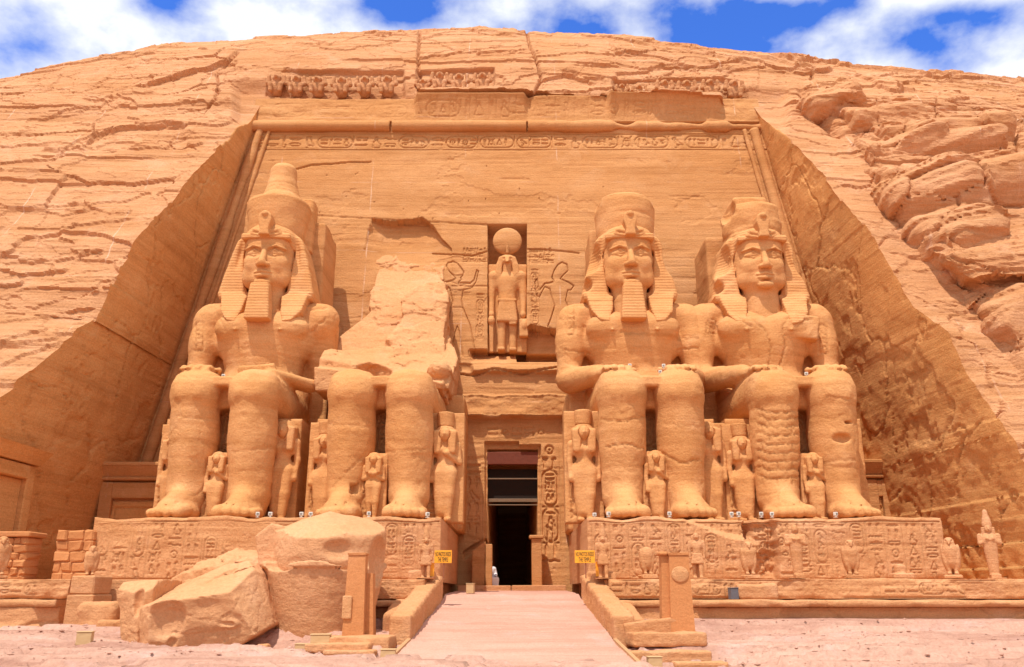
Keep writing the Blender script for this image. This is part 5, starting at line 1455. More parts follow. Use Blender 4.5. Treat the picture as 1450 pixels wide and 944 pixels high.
mb = MB(); mb.box((-.6, -1.09, 0), (.2, 1.89, 3.74), .03); mb.build('door_panel', M['jamb'], dt)

# ------------------------------------------------------------------ ground and walkway
def ground_z(Y): return np.interp(Y, [-60, -24, -19, -15, -12.5, -8, 80], [-.12, -.1, 0, .46, .72, 1.0, 1.0])
gm = sandstone('ground_rock', (.63, .375, .275), (.56, .312, .222), (.31, .14, .095), 1.0, 0.4, 5, blotch=.7, flat=True)
def spaced(a, b, d, far, n):
    k = np.arange(a, b + d/2, d); e = (np.linspace(0, 1, n + 1)[1:] ** 3)
    return np.concatenate([(a - e[::-1] * (far + a)), k, b + e * (far - b)])
gx = spaced(-20, 20, .10, 2500, 40); gy = np.concatenate([-26 - (np.linspace(1, 0, 40)[:-1]**3) * 2400, np.arange(-26, -10, .08), np.linspace(-10, 60, 30), 60 + (np.linspace(0, 1, 25)[1:]**3) * 2400])
GX, GY = np.meshgrid(gx, gy, indexing='ij')
GZ = ground_z(GY)
near = sstep(60, 25, np.abs(GX)) * sstep(-60, -30, GY)
n1 = fbm(GX*.16 + .3*GY, GY*.55, 0, 5, 3)
GZ = GZ + near * (.10*sstep(.0, .01, n1) + .10*sstep(.16, .17, n1) + .10*sstep(-.2, -.19, n1) + .03*fbm(GX*.9, GY*2.2, 0, 4, 9) + .006*fbm(GX*5, GY*9, 0, 3, 4)) - .06
# the low broken edge of the rock shelf in front on the right
pgx, pgy = to_px(np.stack([GX, GY, GZ], -1))
edge_y = np.interp(pgx, [920, 1000, 1120, 1290, 1330, 1390, 1450, 1600], [921, 926, 932, 936, 942, 936, 944, 950]) + 3*fbm(GX*1.6, 0, 0, 4, 6)
GZ = GZ - near * .10 * sstep(-.5, 1.5, pgy - edge_y) * sstep(915, 925, pgx) - near * .05 * sstep(-.5, 2, pgy - 905 - 4*fbm(GX*.8, 0, 0, 4, 16)) * sstep(560, 480, pgx)
ramp_in = (np.abs(GX) < 3.2) & (GY > -19.8) & (GY < 1)
GZ = np.where(ramp_in, GZ - .12, GZ)
n2 = fbm(GX*.3 + 5, GY*1.1, 2, 5, 81, .6)
GZ = GZ + near * (.06*sstep(.05, .06, n2) + .06*sstep(-.12, -.11, n2) + .04*sstep(.2, .21, n2)) * sstep(-14, -17, GY) - near * .05
GZ = GZ - near * .10 * sstep(.12, .14, fbm(GX*.22, GY*1.3, 4, 5, 77, .6)) * sstep(-16.5, -18, GY)
structure(mesh_obj('ground', np.stack([GX, GY, GZ], -1).reshape(-1, 3), grid_faces(*GX.shape), gm))
# loose gravel on the forecourt
g = np.random.RandomState(5); n_ = 2600
ty_ = -19.4 + 6.6 * g.rand(n_)**1.2; tx_ = g.uniform(-15, 15, n_); keep_ = np.abs(tx_) > 3.25; tx_, ty_ = tx_[keep_], ty_[keep_]; n_ = len(tx_)
ii = np.clip(np.searchsorted(gx, tx_), 1, len(gx)-1); jj = np.clip(np.searchsorted(gy, ty_), 1, len(gy)-1); tz_ = np.maximum(np.maximum(GZ[ii, jj], GZ[ii-1, jj-1]), np.maximum(GZ[ii-1, jj], GZ[ii, jj-1]))
oct_ = np.array([(1, 0, 0), (0, 1, 0), (-1, 0, 0), (0, -1, 0), (0, 0, 1), (0, 0, -1)], float)
of_ = [(0, 1, 4), (1, 2, 4), (2, 3, 4), (3, 0, 4), (1, 0, 5), (2, 1, 5), (3, 2, 5), (0, 3, 5)]
sz_ = .012 + .05 * g.rand(n_)**5
Vp = (oct_[None] * g.uniform(.5, 1.3, (n_, 6, 1)) * sz_[:, None, None] * np.array([1.4, 1, .7])) + np.stack([tx_, ty_, tz_ + sz_*.1], -1)[:, None]
Fp = (np.arange(n_)[:, None, None] * 6 + np.array(of_)[None]).reshape(-1, 3)
mesh_obj('gravel', Vp.reshape(-1, 3), Fp, gm, None, False, 'stuff')['label'] = 'loose gravel scattered over the pale rock of the forecourt'
def ramp_z(Y): return np.interp(Y, [-26, -19.3, -10.2, -9.2, 3], [-.35, 0.0, 1.45, 1.60, 1.84])
def ramp_w(Y): return np.interp(Y, [-26, -19, -16.4, -10, 3], [3.35, 2.94, 2.66, 2.32, 2.30])
wm = sandstone('walkway_paving', (.61, .345, .255), (.56, .30, .215), (.42, .20, .13), 0.9, 0.10, 9, pits=.1, blotch=.4, flat=True)
ry = np.arange(-26, .05, .06); rt = np.linspace(-1, 1, 80)[:, None]
RX = rt * ramp_w(ry)[None, :]; RY = ry[None, :] + 0 * RX
RZ = ramp_z(RY) + .012*fbm(RX*1.5, RY*1.5, 0, 4, 2)
jt = np.abs(((RY + .02*fbm(RX, RY, 0, 2, 5)) / .9) % 1 - .5); row_ = np.floor((RY + .02*fbm(RX, RY, 0, 2, 5)) / .9 + .5)
jx = np.abs(((RX + .37*(row_ % 3)) / 1.15) % 1 - .5)
RZ = RZ - .02 * ((jt > .455) | (jx > .47)) * (RY < -8) + .012 * vnoise(np.floor((RX + .37*(row_ % 3))/1.15 + .5)*3.3, row_*2.7, 0, 4) + np.where(RY > -9.2, .0, 0)
structure(mesh_obj('walkway', np.stack([RX, RY, RZ], -1).reshape(-1, 3), grid_faces(*RX.shape), wm))
mb = MB()
for (xa_, ya_, xb_, yb_, hh) in ((-2.3, -2.6, -.05, -2.2, .16), (-.02, -2.5, 2.3, -2.1, .17)):
    mb.box((xa_, ya_, 1.5), (xb_, -.35, 1.78 + hh), .03, .006)
structure(mb.build('threshold', M['base']))
wood = plain('weathered_wood', (.50, .27, .12), .8, var=.25, scale=14)
for s in (-1, 1):
    pts = [(s*(float(ramp_w(y)) + .03), y, float(ramp_z(y))) for y in (-24, -19, -16.45)]
    mb = MB()
    for a, b in zip(pts[:-1], pts[1:]):
        mb.xbox([(a[0]-.05, a[1], a[2]-.25), (a[0]+.05, a[1], a[2]-.25), (a[0]+.05, a[1], a[2]+.05), (a[0]-.05, a[1], a[2]+.05)],
                [(b[0]-.05, b[1]-.002, b[2]-.25), (b[0]+.05, b[1]-.002, b[2]-.25), (b[0]+.05, b[1]-.002, b[2]+.05), (b[0]-.05, b[1]-.002, b[2]+.05)])
    tag(mb.build('edge_plank', wood), f'weathered wooden edging along the {"left" if s < 0 else "right"} side of the paved walkway', 'edging', 'wooden edging of the walkway')

# rock-cut parapets on either side of the walkway
def rock_mesh(name, label, cat, verts_fn, lo, hi, h, noise, seed, mat, group=None, nsc=(.8, .8, 1.1), fine=.02, parent=None, facet=0.0):
    v = Vol(lo, hi, h); verts_fn(v)
    v.noise(noise, nsc, 4, seed)
    if facet:
        X, Y, Z = [a.reshape([-1 if j == k else 1 for j in range(3)]) for k, a in enumerate(v.ax)]
        m = np.abs(v.F) < .35; X, Y, Z = [np.broadcast_to(a, v.F.shape)[m] for a in (X, Y, Z)]
        w1, w2 = .5*fbm(X*.8, Y*.8, Z*.8, 3, seed+40), .5*fbm(X*.8, Y*.8, Z*.8, 3, seed+41)
        e, c = voro(X*.9 + w1 + .5*Y, Z*1.3 + w2 - .6*Y, seed); n1 = fbm(X*.9, Y*.9, Z*1.4, 4, seed+42)
        v.F[m] += facet * (.9*(c - .5) + .8*np.exp(-(e/.02)**2) + .6*sstep(.06, .075, n1) + .5*sstep(-.12, -.11, n1))
    if fine: v.noise(fine, (4, 4, 6), 3, seed + 3)
    o = mesh_obj(name, *v.mesh(), mat, parent)
    if parent is None and label: tag(o, label, cat, group)
    return o
for s in (-1, 1):
    def par(v):
        for i in range(14):
            y = -16.1 + i*.45; wd = .30
            x = s * (float(ramp_w(y)) + .30)
            v.box((x, y, float(ramp_z(y)) + .0), (wd, .36, .60 + .012*i), .07, .08)
        v.box((s*2.95, -10.9, 1.7), (.42, .7, .62), .08, .08)
        if s > 0: v.box((3.35, -13.8, .5), (.35, 1.6, .7), .1, .1, rot=(8, 0, 0))
        else: v.box((-3.35, -13.2, .6), (.35, 1.2, .7), .12, .1, rot=(10, 0, 0))
    rock_mesh('parapet', f'sloping stone parapet along the {"left" if s < 0 else "right"} edge of the walkway', 'parapet', par,
              (min(s*2.0, s*4.0), -17.2, -.6), (max(s*2.0, s*4.0), -9.6, 2.7), .055, .06, 11 + s, M['base'], 'stone parapets beside the walkway')

# ------------------------------------------------------------------ terrace walls in front of the plinths
TZ = 2.08
def terrace(x0, x1, label, seed, worn):
    t = thing('terrace_wall', label, 'terrace wall', (x0, -12.3, 0), 0, 'terrace walls in front of the plinths')
    r = random.Random(seed); W_ = x1 - x0
    rl_ = Relief(W_, .62, .03); rl_.row(.1, .12, W_-.2, .38, .022, .04, r); rl_.stroke([(0, .04), (W_, .04)], .025, .05); rl_.stroke([(0, .57), (W_, .57)], .025, .05)
    Xn, Zn = np.meshgrid(rl_.x, rl_.z, indexing='ij')
    wn = sstep(-.1 if worn else .1, .3, fbm(Xn*.5 + seed, Zn, 0, 4, seed))
    rl_.D = rl_.D*(1 - .8*wn) + .10*wn*(.4 + fbm(Xn*1.5, Zn*2, 0, 4, seed+1))
    carved_block('inscribed_course', rl_, (0, 0, TZ - .62), (1, 0, 0), (0, -1, 0), 3.0, M['base'], t, edge=.04, chip=.10, seed=seed, top_chip=.05)
    rl_ = Relief(W_, .22, .05); Xn, Zn = np.meshgrid(rl_.x, rl_.z, indexing='ij')
    rl_.D += .22*sstep(.12, .2, fbm(Xn*.5, 0, seed, 4, seed+4)) * (1 if worn else .8)
    carved_block('ledge', rl_, (0, -.62, TZ - .845), (1, 0, 0), (0, -1, 0), 1.2, M['base'], t, edge=.04, chip=.10, seed=seed+6, top_chip=.04)
    rl_ = Relief(W_, 1.1, .05); Xn, Zn = np.meshgrid(rl_.x, rl_.z, indexing='ij')
    rl_.D += .10*sstep(.52, .72, Zn + .2*fbm(Xn*.6, Zn, 0, 4, seed+9)) + .05*fbm(Xn*.9, Zn*1.4, 0, 5, seed+8) + .07*sstep(.1, .14, fbm(Xn*.5, Zn*.9, 3, 4, seed+11))
    carved_block('lower_wall', rl_, (0, -.42, TZ - .848 - 1.1), (1, 0, 0), (0, -1, 0), 1.0, M['base'], t, edge=.02, chip=.05, seed=seed+7)
    return t
terrace(3.05, 22, 'inscribed terrace wall right of the walkway with ledge and plain lower course', 5, False)
terrace(-9.9, -2.75, 'eroded terrace wall left of the walkway partly hidden by the stele', 6, True)
terrace(-22, -13.9, 'broken low terrace wall at the far left below the recess side', 7, True)
structure(MB().box((-21.5, -11.9, .4), (-2.72, -1.0, TZ - .03), .03).build('terrace_floor', M['base'])); structure(MB().box((2.95, -11.9, .4), (22.5, -1.0, TZ - .03), .03).build('terrace_floor', M['base']))

def blocks(name, label, cat, origin, W_, H_, D_, rows, seed, mat, group=None, jit=.02, cap_=None):
    """coursed rubble: one wall, its stones modelled"""
    r = random.Random(seed); mb = MB(); z = 0
    for i in range(rows):
        h = H_/rows; x = 0
        while x < W_ - .05:
            w_ = min(r.uniform(.28, .6), W_ - x)
            if W_ - x - w_ < .15: w_ = W_ - x
            d = r.uniform(0, .07)
            mb.box((x + .004, d, z + .003), (x + w_ - .004, D_, z + h - .003), .05, .03, seed + int(x*50) + i*7); x += w_
        z += h
    if cap_: mb.box((-.1, -.1, H_ + .003), (W_ + .1, D_ + .05, H_ + cap_), .04, .008)
    mb.box((.04, .1, 0), (W_ - .04, D_ - .03, H_ - .02), .01)
    o = mb.build(name, mat); o.location = origin
    return tag(o, label, cat, group)
blocks('rubble_wall', 'rough coursed rubble wall at the left end of the left plinth', 'wall', (-15.55, -10.35, 1.95), 1.25, 1.75, 2.0, 5, 3, M['block'])
blocks('brick_pillar', 'square pillar of coursed blocks with cap in the shade at far left', 'pillar', (-17.35, -10.6, 1.95), 1.0, 1.5, 1.0, 6, 5, M['block'], cap_=.18)

# ------------------------------------------------------------------ falcons and small kings standing on the terrace
def falcon_parts(H, headless=False, turn=0):
    def q(*p): return tuple(a*H for a in p)
    v = Vol(q(-.34, -.38, 0), q(.34, .42, 1.03), .022)
    v.ell(q(0, .02, .52), q(.21, .20, .36), .05*H, rot=(-9, 0, 0)); v.ell(q(0, -.05, .66), q(.185, .16, .2), .08*H)
    for s in (-1, 1):
        v.ell(q(s*.16, .04, .46), q(.075, .18, .36), .03*H, rot=(-9, s*5, 0)); v.cap(q(s*.085, -.05, .24), q(s*.08, -.06, .06), .062*H, .045*H, .03*H)
        v.ell(q(s*.085, -.12, .05), q(.06, .12, .04), .02*H)
    v.cap(q(0, .14, .3), q(0, .27, .06), .11*H, .07*H, .05*H, sq=(1.3, .8, 1))
    if not headless:
        v.ell(q(0, -.05, .88), q(.125, .135, .11), .06*H); v.cap(q(0, -.17, .87), q(0, -.215, .80), .05*H, .02*H, .03*H)
        for s in (-1, 1): v.ell(q(s*.085, -.14, .90), q(.03, .04, .025), .01*H, cut=True)
    v.noise(.012, (5, 5, 5), 3, int(H*100))
    return v.mesh()
def base_box(w_, d, h, parent, seed):
    MB().box((-w_/2, -d/2, 0), (w_/2, d/2, h), .03, .012, seed).build('base', M['base'], parent)
FAL = [(918, 768, 822, -11.6, 'headless', 'headless looking falcon statue on the terrace between the doorway sign and the right stele', 4),
       (1063, 766, 822, -11.6, '', 'stone falcon statue on the terrace beside the dark breach in the right plinth', -4),
       (1208, 763, 815, -11.6, '', 'stone falcon statue on the terrace before the far right part of the plinth', -8),
       (1350, 760, 812, -11.4, '', 'large stone falcon statue just past the right end of the right plinth', -28)]
for fx, yt, yb, Y, hd, lab, rot in FAL:
    b = at(fx, yb, Y); H = float(at(fx, yt, Y)[2]) - TZ - .1
    t = thing('falcon_statue', lab, 'falcon statue', (b[0], Y, TZ), math.radians(rot), 'falcon statues on the terrace')
    base_box(.52, .7, .12, t, int(fx)); o = mesh_obj('body', *falcon_parts(H, bool(hd)), M['base'], t); o.location = (0, .05, .10)
# falcon on its block at the left, and one cut by the frame's left edge
bz = float(at(125, 815, -12.9)[2])
t = thing('stone_block', 'square two tiered stone block carrying a falcon in front of the left plinth', 'stone block', (at(121, 850, -12.9)[0], -12.9, .4))
MB().box((-.40, -.4, 0), (.40, .9, bz-.4-.55), .04, .015, 3).build('lower_course', M['base'], t); MB().box((-.36, -.36, bz-.4-.545), (.36, .85, bz-.4), .04, .012, 4).build('upper_course', M['base'], t)
t = thing('falcon_statue', 'stone falcon statue perched on the square block by the left plinth', 'falcon statue', (at(127, 815, -12.75)[0], -12.75, bz), math.radians(22), 'falcon statues on the terrace')
mesh_obj('body', *falcon_parts(float(at(127, 772, -12.75)[2]) - bz), M['base'], t)
t = thing('falcon_statue', 'stone falcon statue cut off by the left edge of the photo', 'falcon statue', (at(-4, 815, -11.8)[0], -11.8, TZ), math.radians(35), 'falcon statues on the terrace')
base_box(.52, .7, .1, t, 9); o = mesh_obj('body', *falcon_parts(1.25), M['base'], t); o.location = (0, 0, .08)
def small_king(px, yt, yb, Y, label, kind, rot=0, hat='white', zb=TZ):
    b = at(px, yb, Y); tot = float(at(px, yt, Y)[2]) - zb - .07
    hh = tot / (1.3 if hat else 1.0)
    t = thing('standing_statue', label, 'statue', (b[0], Y, zb), math.radians(rot), 'small standing statues on the terrace')
    def q(*p): return tuple(a*hh for a in p)
    v = Vol(q(-.26, -.22, .0), q(.26, .2, 1.08), .02)
    if kind == 'osiris':
        v.cap(q(0, 0, .72), q(0, 0, .1), .135*hh, .085*hh, .03*hh, sq=(1, .85, 1)); v.box(q(0, -.06, .04), q(.085, .13, .045), .02, .03)
        v.ell(q(0, 0, .72), q(.16, .09, .12), .04*hh)
        for s in (-1, 1): v.cap(q(s*.16, 0, .8), q(s*.17, -.02, .66), .045*hh, .04*hh, .02); v.cap(q(s*.17, -.02, .66), q(-s*.05, -.11, .74), .04*hh, .03*hh, .02)
    else:
        for s in (-1, 1):
            st = -.10 if s > 0 else .02
            v.cap(q(s*.07, st*.4, .45), q(s*.07, st, .05), .062*hh, .04*hh, .03); v.box(q(s*.07, st-.06, .025), q(.04, .10, .028), .015, .02)
            v.cap(q(s*.15, 0, .8), q(s*.165, 0, .62), .042*hh, .034*hh, .02); v.cap(q(s*.165, 0, .62), q(s*.15, -.02, .45), .034*hh, .028*hh, .02)
        v.ell(q(0, 0, .74), q(.14, .085, .12), .04*hh); v.cap(q(0, 0, .7), q(0, 0, .5), .09*hh, .10*hh, .04)
        v.box(q(0, .08, .45), q(.075, .05, .45), .02, .02)
    v.cap(q(-.13, 0, .80), q(.13, 0, .80), .04*hh, .04*hh, .03); v.cap(q(0, 0, .8), q(0, 0, .88), .05*hh, .05*hh, .02)
    v.ell(q(0, -.02, .93), q(.068, .075, .085), .02)
    v.cap(q(0, -.092, .95), q(0, -.105, .915), .010*hh, .016*hh, .01); v.cap(q(-.02, -.09, .893), q(.02, -.09, .893), .008*hh, .008*hh, .008)
    for s in (-1, 1):
        v.ell(q(s*.03, -.09, .945), q(.02, .014, .010), .005, cut=True); v.box(q(s*.085, .01, .87), q(.03, .05, .09), .015, .02)
    mesh_obj('body', *v.mesh(), M['base'], t)
    if kind != 'osiris':
        v = Vol(q(-.24, -.24, .25), q(.24, .22, .62), .02); v.box(q(0, -.01, .44), q(.125, .11, .12), .03, .03, taper=(-.18, -.1)); mesh_obj('kilt', *v.mesh(), M['base'], t)
    if hat:
        v = Vol(q(-.2, -.2, .95), q(.2, .2, 1.34), .02)
        v.lathe(q(0, .015), [(.97*hh, .085*hh), (1.02*hh, .088*hh), (1.12*hh, .072*hh), (1.22*hh, .045*hh), (1.26*hh, .045*hh), (1.30*hh, .02*hh)], .01); mesh_obj('crown', *v.mesh(), M['base'], t)
    base_box(.55, .75, .1, t, int(px)).__class__ if False else base_box(.55, .75, .02, t, int(px))
    return t
small_king(602, 741, 823, -11.7, 'slim striding stone king with worn crown left of the walkway beside a yellow board', 'stride', 8)
small_king(855, 738, 823, -11.7, 'striding stone king with tall crown beside the yellow sign right of the doorway', 'stride', -6)
small_king(989, 752, 820, -11.6, 'striding stone king partly hidden behind the right stele', 'stride', -10, hat=None)
small_king(1131, 741, 818, -11.6, 'stone king with crossed arms standing before the breach in the right plinth', 'osiris', -8, hat=None)
small_king(1408, 718, 810, -11.3, 'mummy shaped stone king in a tall crown at the far right of the terrace', 'osiris', -20)
rock_mesh('statue_stump', 'low broken stump of a statue base on the terrace between two falcons at right', 'stump',
          lambda v: (v.box((0, 0, .08), (.35, .25, .09), .04, .03), v.box((.0, 0, .28), (.14, .14, .16), .05, .05, rot=(0, 15, 0))), (-.5, -.4, 0), (.5, .4, .6), .03, .04, 5, M['base'], nsc=(2, 2, 2)).location = (at(1275, 812, -11.5)[0], -11.5, TZ)

# ------------------------------------------------------------------ fallen pieces of the broken king
def gz(Y): return float(ground_z(Y)) - .03
def ground_at(x, y):
    i = int(np.clip(np.searchsorted(gx, x), 1, len(gx)-1)); j = int(np.clip(np.searchsorted(gy, y), 1, len(gy)-1))
    return float(GZ[i-1:i+1, j-1:j+1].min())
# left boulder: wedge with flat broken faces
bo = at(285, 900, -16.4)
def big_boulder(v):
    P = [(-1.45, -.1), (-1.50, 1.45), (-1.35, 1.58), (-.6, 1.95), (.3, 2.25), (.95, 2.35), (1.45, 2.0), (1.72, 1.3), (2.0, .62), (1.35, .16), (.5, -.1)]
    v.prism(P, -1.5, 3.0, .03, .03)
    v.half((-.11, -.40, .91), 1.74); v.half((-.42, -.20, .885), 1.72); v.half((.10, -.96, -.26), .92); v.half((.85, -.35, .38), 1.90)
    v.half((-.80, -.58, -.10), 1.42)
    v.ell((-.50, -1.50, .70), (.62, .55, .62), .06, cut=True, rot=(0, 24, 0)); v.ell((.55, -1.55, 1.05), (.70, .42, .34), .06, cut=True, rot=(0, -6, 0))
    v.ell((.98, -1.00, .70), (.36, .12, .15), .05); v.cap((.82, -1.12, .70), (1.14, -1.07, .68), .05, .05, .03, cut=True)
    v.ell((-.40, -.95, .22), (.20, .14, .24), .06); v.ell((-.40, -1.08, .22), (.10, .10, .14), .03, cut=True)
    v.cap((-.3, -1.0, 1.5), (.7, .3, 2.05), .05, .03, .02, cut=True); v.cap((-.9, -.9, 1.42), (.2, -.8, 1.58), .04, .03, .02, cut=True); v.cap((.3, -.2, 1.85), (1.3, .4, 2.1), .05, .03, .02, cut=True)
def side_slab(v):
    P = [(-.28, -.1), (-.62, 1.35), (-.60, 1.62), (.40, 1.70), (.44, -.1)]
    v.prism(P, -.9, 2.4, .02, .03); v.half((-.20, -.52, .83), 1.55)
    v.half((-.55, -.83, -.05), .62); v.half((.62, -.78, -.05), .78)
    v.ell((.08, -1.05, 1.2), (.16, .45, .5), .05, cut=True)
BW = lambda: None
o = rock_mesh('fallen_fragment', 'big pale boulder with a smooth hollow in its front, left of the drum shaped block', 'boulder', big_boulder, (-2.0, -2.2, -.1), (2.5, 3.3, 2.8), .034, .05, 5, M['boulder'], 'fallen pieces of the broken king', (.8, .8, 1.5), .012, facet=.028)
q = at(277, 902, -16.4); o.location = (q[0] - .02, -16.0, gz(-16.5) - .06); o.rotation_euler = (0, 0, math.radians(2)); o.scale = (.97, 1, 1.0)
o = rock_mesh('fallen_fragment', 'narrow leaning slab standing against the left side of the big fallen boulder', 'boulder', side_slab, (-1.2, -1.6, -.1), (.8, 2.6, 2.1), .032, .04, 9, M['boulder'], 'fallen pieces of the broken king', (.9, .9, 1.5), .012, facet=.03)
q = at(186, 905, -16.2); o.location = (q[0] + .10, -15.7, gz(-16.2) - .06); o.scale = (1.08, 1, 1.04)
def back_rock(v):
    v.prism([(-1.4, -.1), (-1.2, .6), (-.4, 1.05), (.5, 1.45), (1.7, 1.3), (2.0, .2), (1.8, -.1)], -.9, 1.2, .15, .08); v.half((-.1, -.6, .78), 1.2)
o = rock_mesh('fallen_fragment', 'layered flat rock lying behind the big fallen boulder against the left plinth', 'boulder', back_rock, (-1.9, -1.6, -.2), (2.4, 1.6, 1.9), .045, .10, 14, M['boulder'], 'fallen pieces of the broken king', (.6, .6, 2.2), .02, facet=.07)
q = at(322, 832, -13.6); o.location = (q[0] - .25, -13.7, 1.5)
# the drum: part of the fallen crown, tapering downwards with a worn rim
def drum(v):
    v.lathe((0, 0), [(-.1, 1.20), (.6, 1.34), (1.5, 1.52), (1.95, 1.60), (2.02, 1.68), (2.16, 1.68)], .02)                    # smooth wall of the crown
    v.ell((.0, -1.0, 2.1), (1.45, .55, .30), .05, cut=True)                                                      # worn rim, lower in front
    v.lathe((.06, .16), [(1.9, 1.42), (2.3, 1.50), (2.8, 1.50), (3.2, 1.38), (3.5, 1.12), (3.62, .3)], .04)
    v.ell((-.35, .1, 3.15), (1.1, .9, .62), .12); v.ell((.75, .4, 3.0), (.8, .9, .6), .10)
    v.half((-.06, -.50, .86), 3.06); v.half((.30, -.28, .91), 3.22); v.half((-.34, -.22, .915), 3.30)
    v.ell((.95, -1.55, 2.45), (.9, .5, .42), .05, cut=True); v.ell((1.62, -.5, 2.2), (.35, .9, .8), .06, cut=True); v.ell((-.2, -1.72, 2.72), (1.0, .30, .22), .05, cut=True)
    v.prism([(-1.75, 2.0), (-1.95, 2.9), (-1.5, 3.3), (-1.15, 3.2), (-1.2, 2.2)], -.3, 1.2, .08, .05)
    v.cap((.10, -1.75, 2.05), (-.12, -1.70, 1.55), .04, .03, .02, cut=True); v.cap((.12, -1.5, 2.9), (.10, -1.6, 2.1), .035, .035, .02, cut=True)
o = rock_mesh('fallen_fragment', 'huge drum shaped piece of the fallen crown with a bulging broken top', 'boulder', drum, (-2.3, -2.0, -.1), (2.1, 2.2, 3.9), .036, .025, 21, M['boulder'], 'fallen pieces of the broken king', (1.2, 1.2, 1.8), .008, facet=.010)
q = at(441, 893, -15.6); o.location = (q[0], -14.3, gz(-15) - .1); o.scale = (1.08, 1.05, 1.0)
for i, (bx, by, Y, sz, lab) in enumerate(((145, 862, -13.6, (.55, .4, .38), 'squarish loose boulder at the foot of the left terrace'), (122, 885, -13.9, (.16, .14, .12), 'small loose stone at the foot of the far left terrace wall'),
                                          (165, 880, -14.2, (.45, .3, .2), 'low loose rock beside the leaning slab at left'), (375, 896, -16.9, (.14, .12, .1), 'pebble sized stone between the boulder and the drum shaped block'),
                                          (563, 924, -18.2, (.16, .12, .07), 'reddish flat stone beside the walkway at left'), (1071, 843, -12.45, (.62, .3, .24), 'rounded boulder lying on the terrace ledge right of the right stele'))):
    q = at(bx, by, Y); zb = gz(Y) if by > 850 else TZ - .63
    if i == 0: zb = gz(Y) + .05
    o = rock_mesh('loose_stone', lab, 'rock', lambda v: v.box((0, 0, sz[2]), sz, min(sz)*.45, .05), tuple(-1.4*a for a in sz), (1.4*sz[0], 1.4*sz[1], 2.4*sz[2]), max(.015, min(sz)*.12), min(sz)*.3, 31 + i, M['base'], nsc=(1/sz[0], 1/sz[0], 1/sz[0]), fine=.01)
    o.location = (q[0], Y, zb - .02)

# ------------------------------------------------------------------ steles on low steps
def stele(px0, px1, pyt, pyb, Y, label, s):
    a = at(px0, pyb, Y); b = at(px1, pyb, Y); top = float(at(px0, pyt, Y)[2]); z0 = gz(Y) + .12
    W_ = float(b[0] - a[0]); H = top - z0
    t = thing('stele', label, 'stele', ((a[0]+b[0])/2, Y, z0), math.radians(0), 'standing steles beside the walkway')
    mb = MB(); w0, w1 = W_/2*1.0, W_/2*.80
    mb.xbox([(-w0, 0, 0), (w0, 0, 0), (w0*.95, .62, 0), (-w0*.95, .62, 0)], [(-w1, .06, H), (w1, .06, H), (w1*.95, .52, H), (-w1*.95, .52, H)])
    mb.build('shaft', M['block'], t)
    MB().box((-w1*1.06, .03, H + .003), (w1*1.06, .56, H + .07), .015, .006).build('cap', M['block'], t)
    return t, W_, H
t, W_, H = stele(484, 515, 786, 892, -16.9, 'plain square stone stele with inset patch left of the walkway', -1)
rock_mesh('repair_patch', None, None, lambda v: v.box((0, 0, 0), (.13, .05, .30), .04, .03), (-.2, -.1, -.4), (.2, .1, .4), .02, .02, 3, M['pale'], parent=t, fine=0).location = (-.18, .0, .95)
MB().xbox([(.20, .30, 0), (.50, .30, 0), (.50, .8, 0), (.20, .8, 0)], [(.18, .3, H*.80), (.40, .3, H*.80), (.40, .7, H*.80), (.18, .7, H*.80)]).build('back_stone', M['block'], t)
t, W_, H = stele(950, 985, 786, 890, -16.6, 'stone stele with chipped patch and a leaning side slab right of the walkway', 1)
MB().xbox([(-.52, .2, .25), (-.22, .2, .25), (-.22, .6, .25), (-.52, .6, .25)], [(-.44, .2, H), (-.22, .2, H), (-.22, .6, H), (-.44, .6, H)]).box((-.52, .1, H + .003), (-.28, .62, H + .10), .03).build('side_slab', M['block'], t)
rock_mesh('chipped_patch', None, None, lambda v: v.ell((0, 0, 0), (.24, .05, .22), .03), (-.35, -.1, -.3), (.35, .1, .3), .02, .015, 3, M['pale'], parent=t, fine=0).location = (0, .03, H*.78)
def steps(label, slabs, seed):
    t = thing('stone_steps', label, 'steps', (*slabs[0][:2], 0), 0, 'low broken steps under the steles')
    for i, (x, y, w_, d, h, zoff, rot) in enumerate(slabs):
        rock_mesh('step', None, None, lambda v: v.box((0, 0, 0), (w_/2, d/2, h/2), .04, .03), (-w_/2-.15, -d/2-.15, -h/2-.1), (w_/2+.15, d/2+.15, h/2+.1), .035, .045, seed + i, M['base'], parent=t, nsc=(1.4, 1.4, 2)).location = (x - slabs[0][0], y - slabs[0][1], ground_at(x, y) + zoff + .05)
        t.children[-1].rotation_euler = (0, 0, math.radians(rot))
steps('low broken stone steps at the foot of the left stele', [(-4.0, -16.9, 1.9, 1.0, .34, .06, -3), (-4.3, -17.6, 1.6, .55, .22, .04, -5), (-3.95, -18.0, 1.3, .35, .14, .04, -6)], 50)
steps('low broken stone steps and slabs at the foot of the right stele', [(3.95, -16.9, 1.9, .9, .32, .08, 6), (3.9, -17.5, 2.05, .55, .28, .03, 8), (4.55, -18.0, 1.3, .45, .16, .05, 4), (4.3, -18.9, 1.2, .4, .12, .02, -2)], 60)
rock_mesh('step_wall', 'low sloping slab set on edge between the right parapet and the right stele', 'slab', lambda v: v.box((0, 0, .3), (.72, .13, .30), .04, .03, rot=(0, -6, 0)), (-.95, -.3, -.1), (.95, .3, .8), .03, .03, 8, M['base'], nsc=(1.5, 1.5, 1.5)).location = (3.66, -16.45, gz(-16.5) + .1)

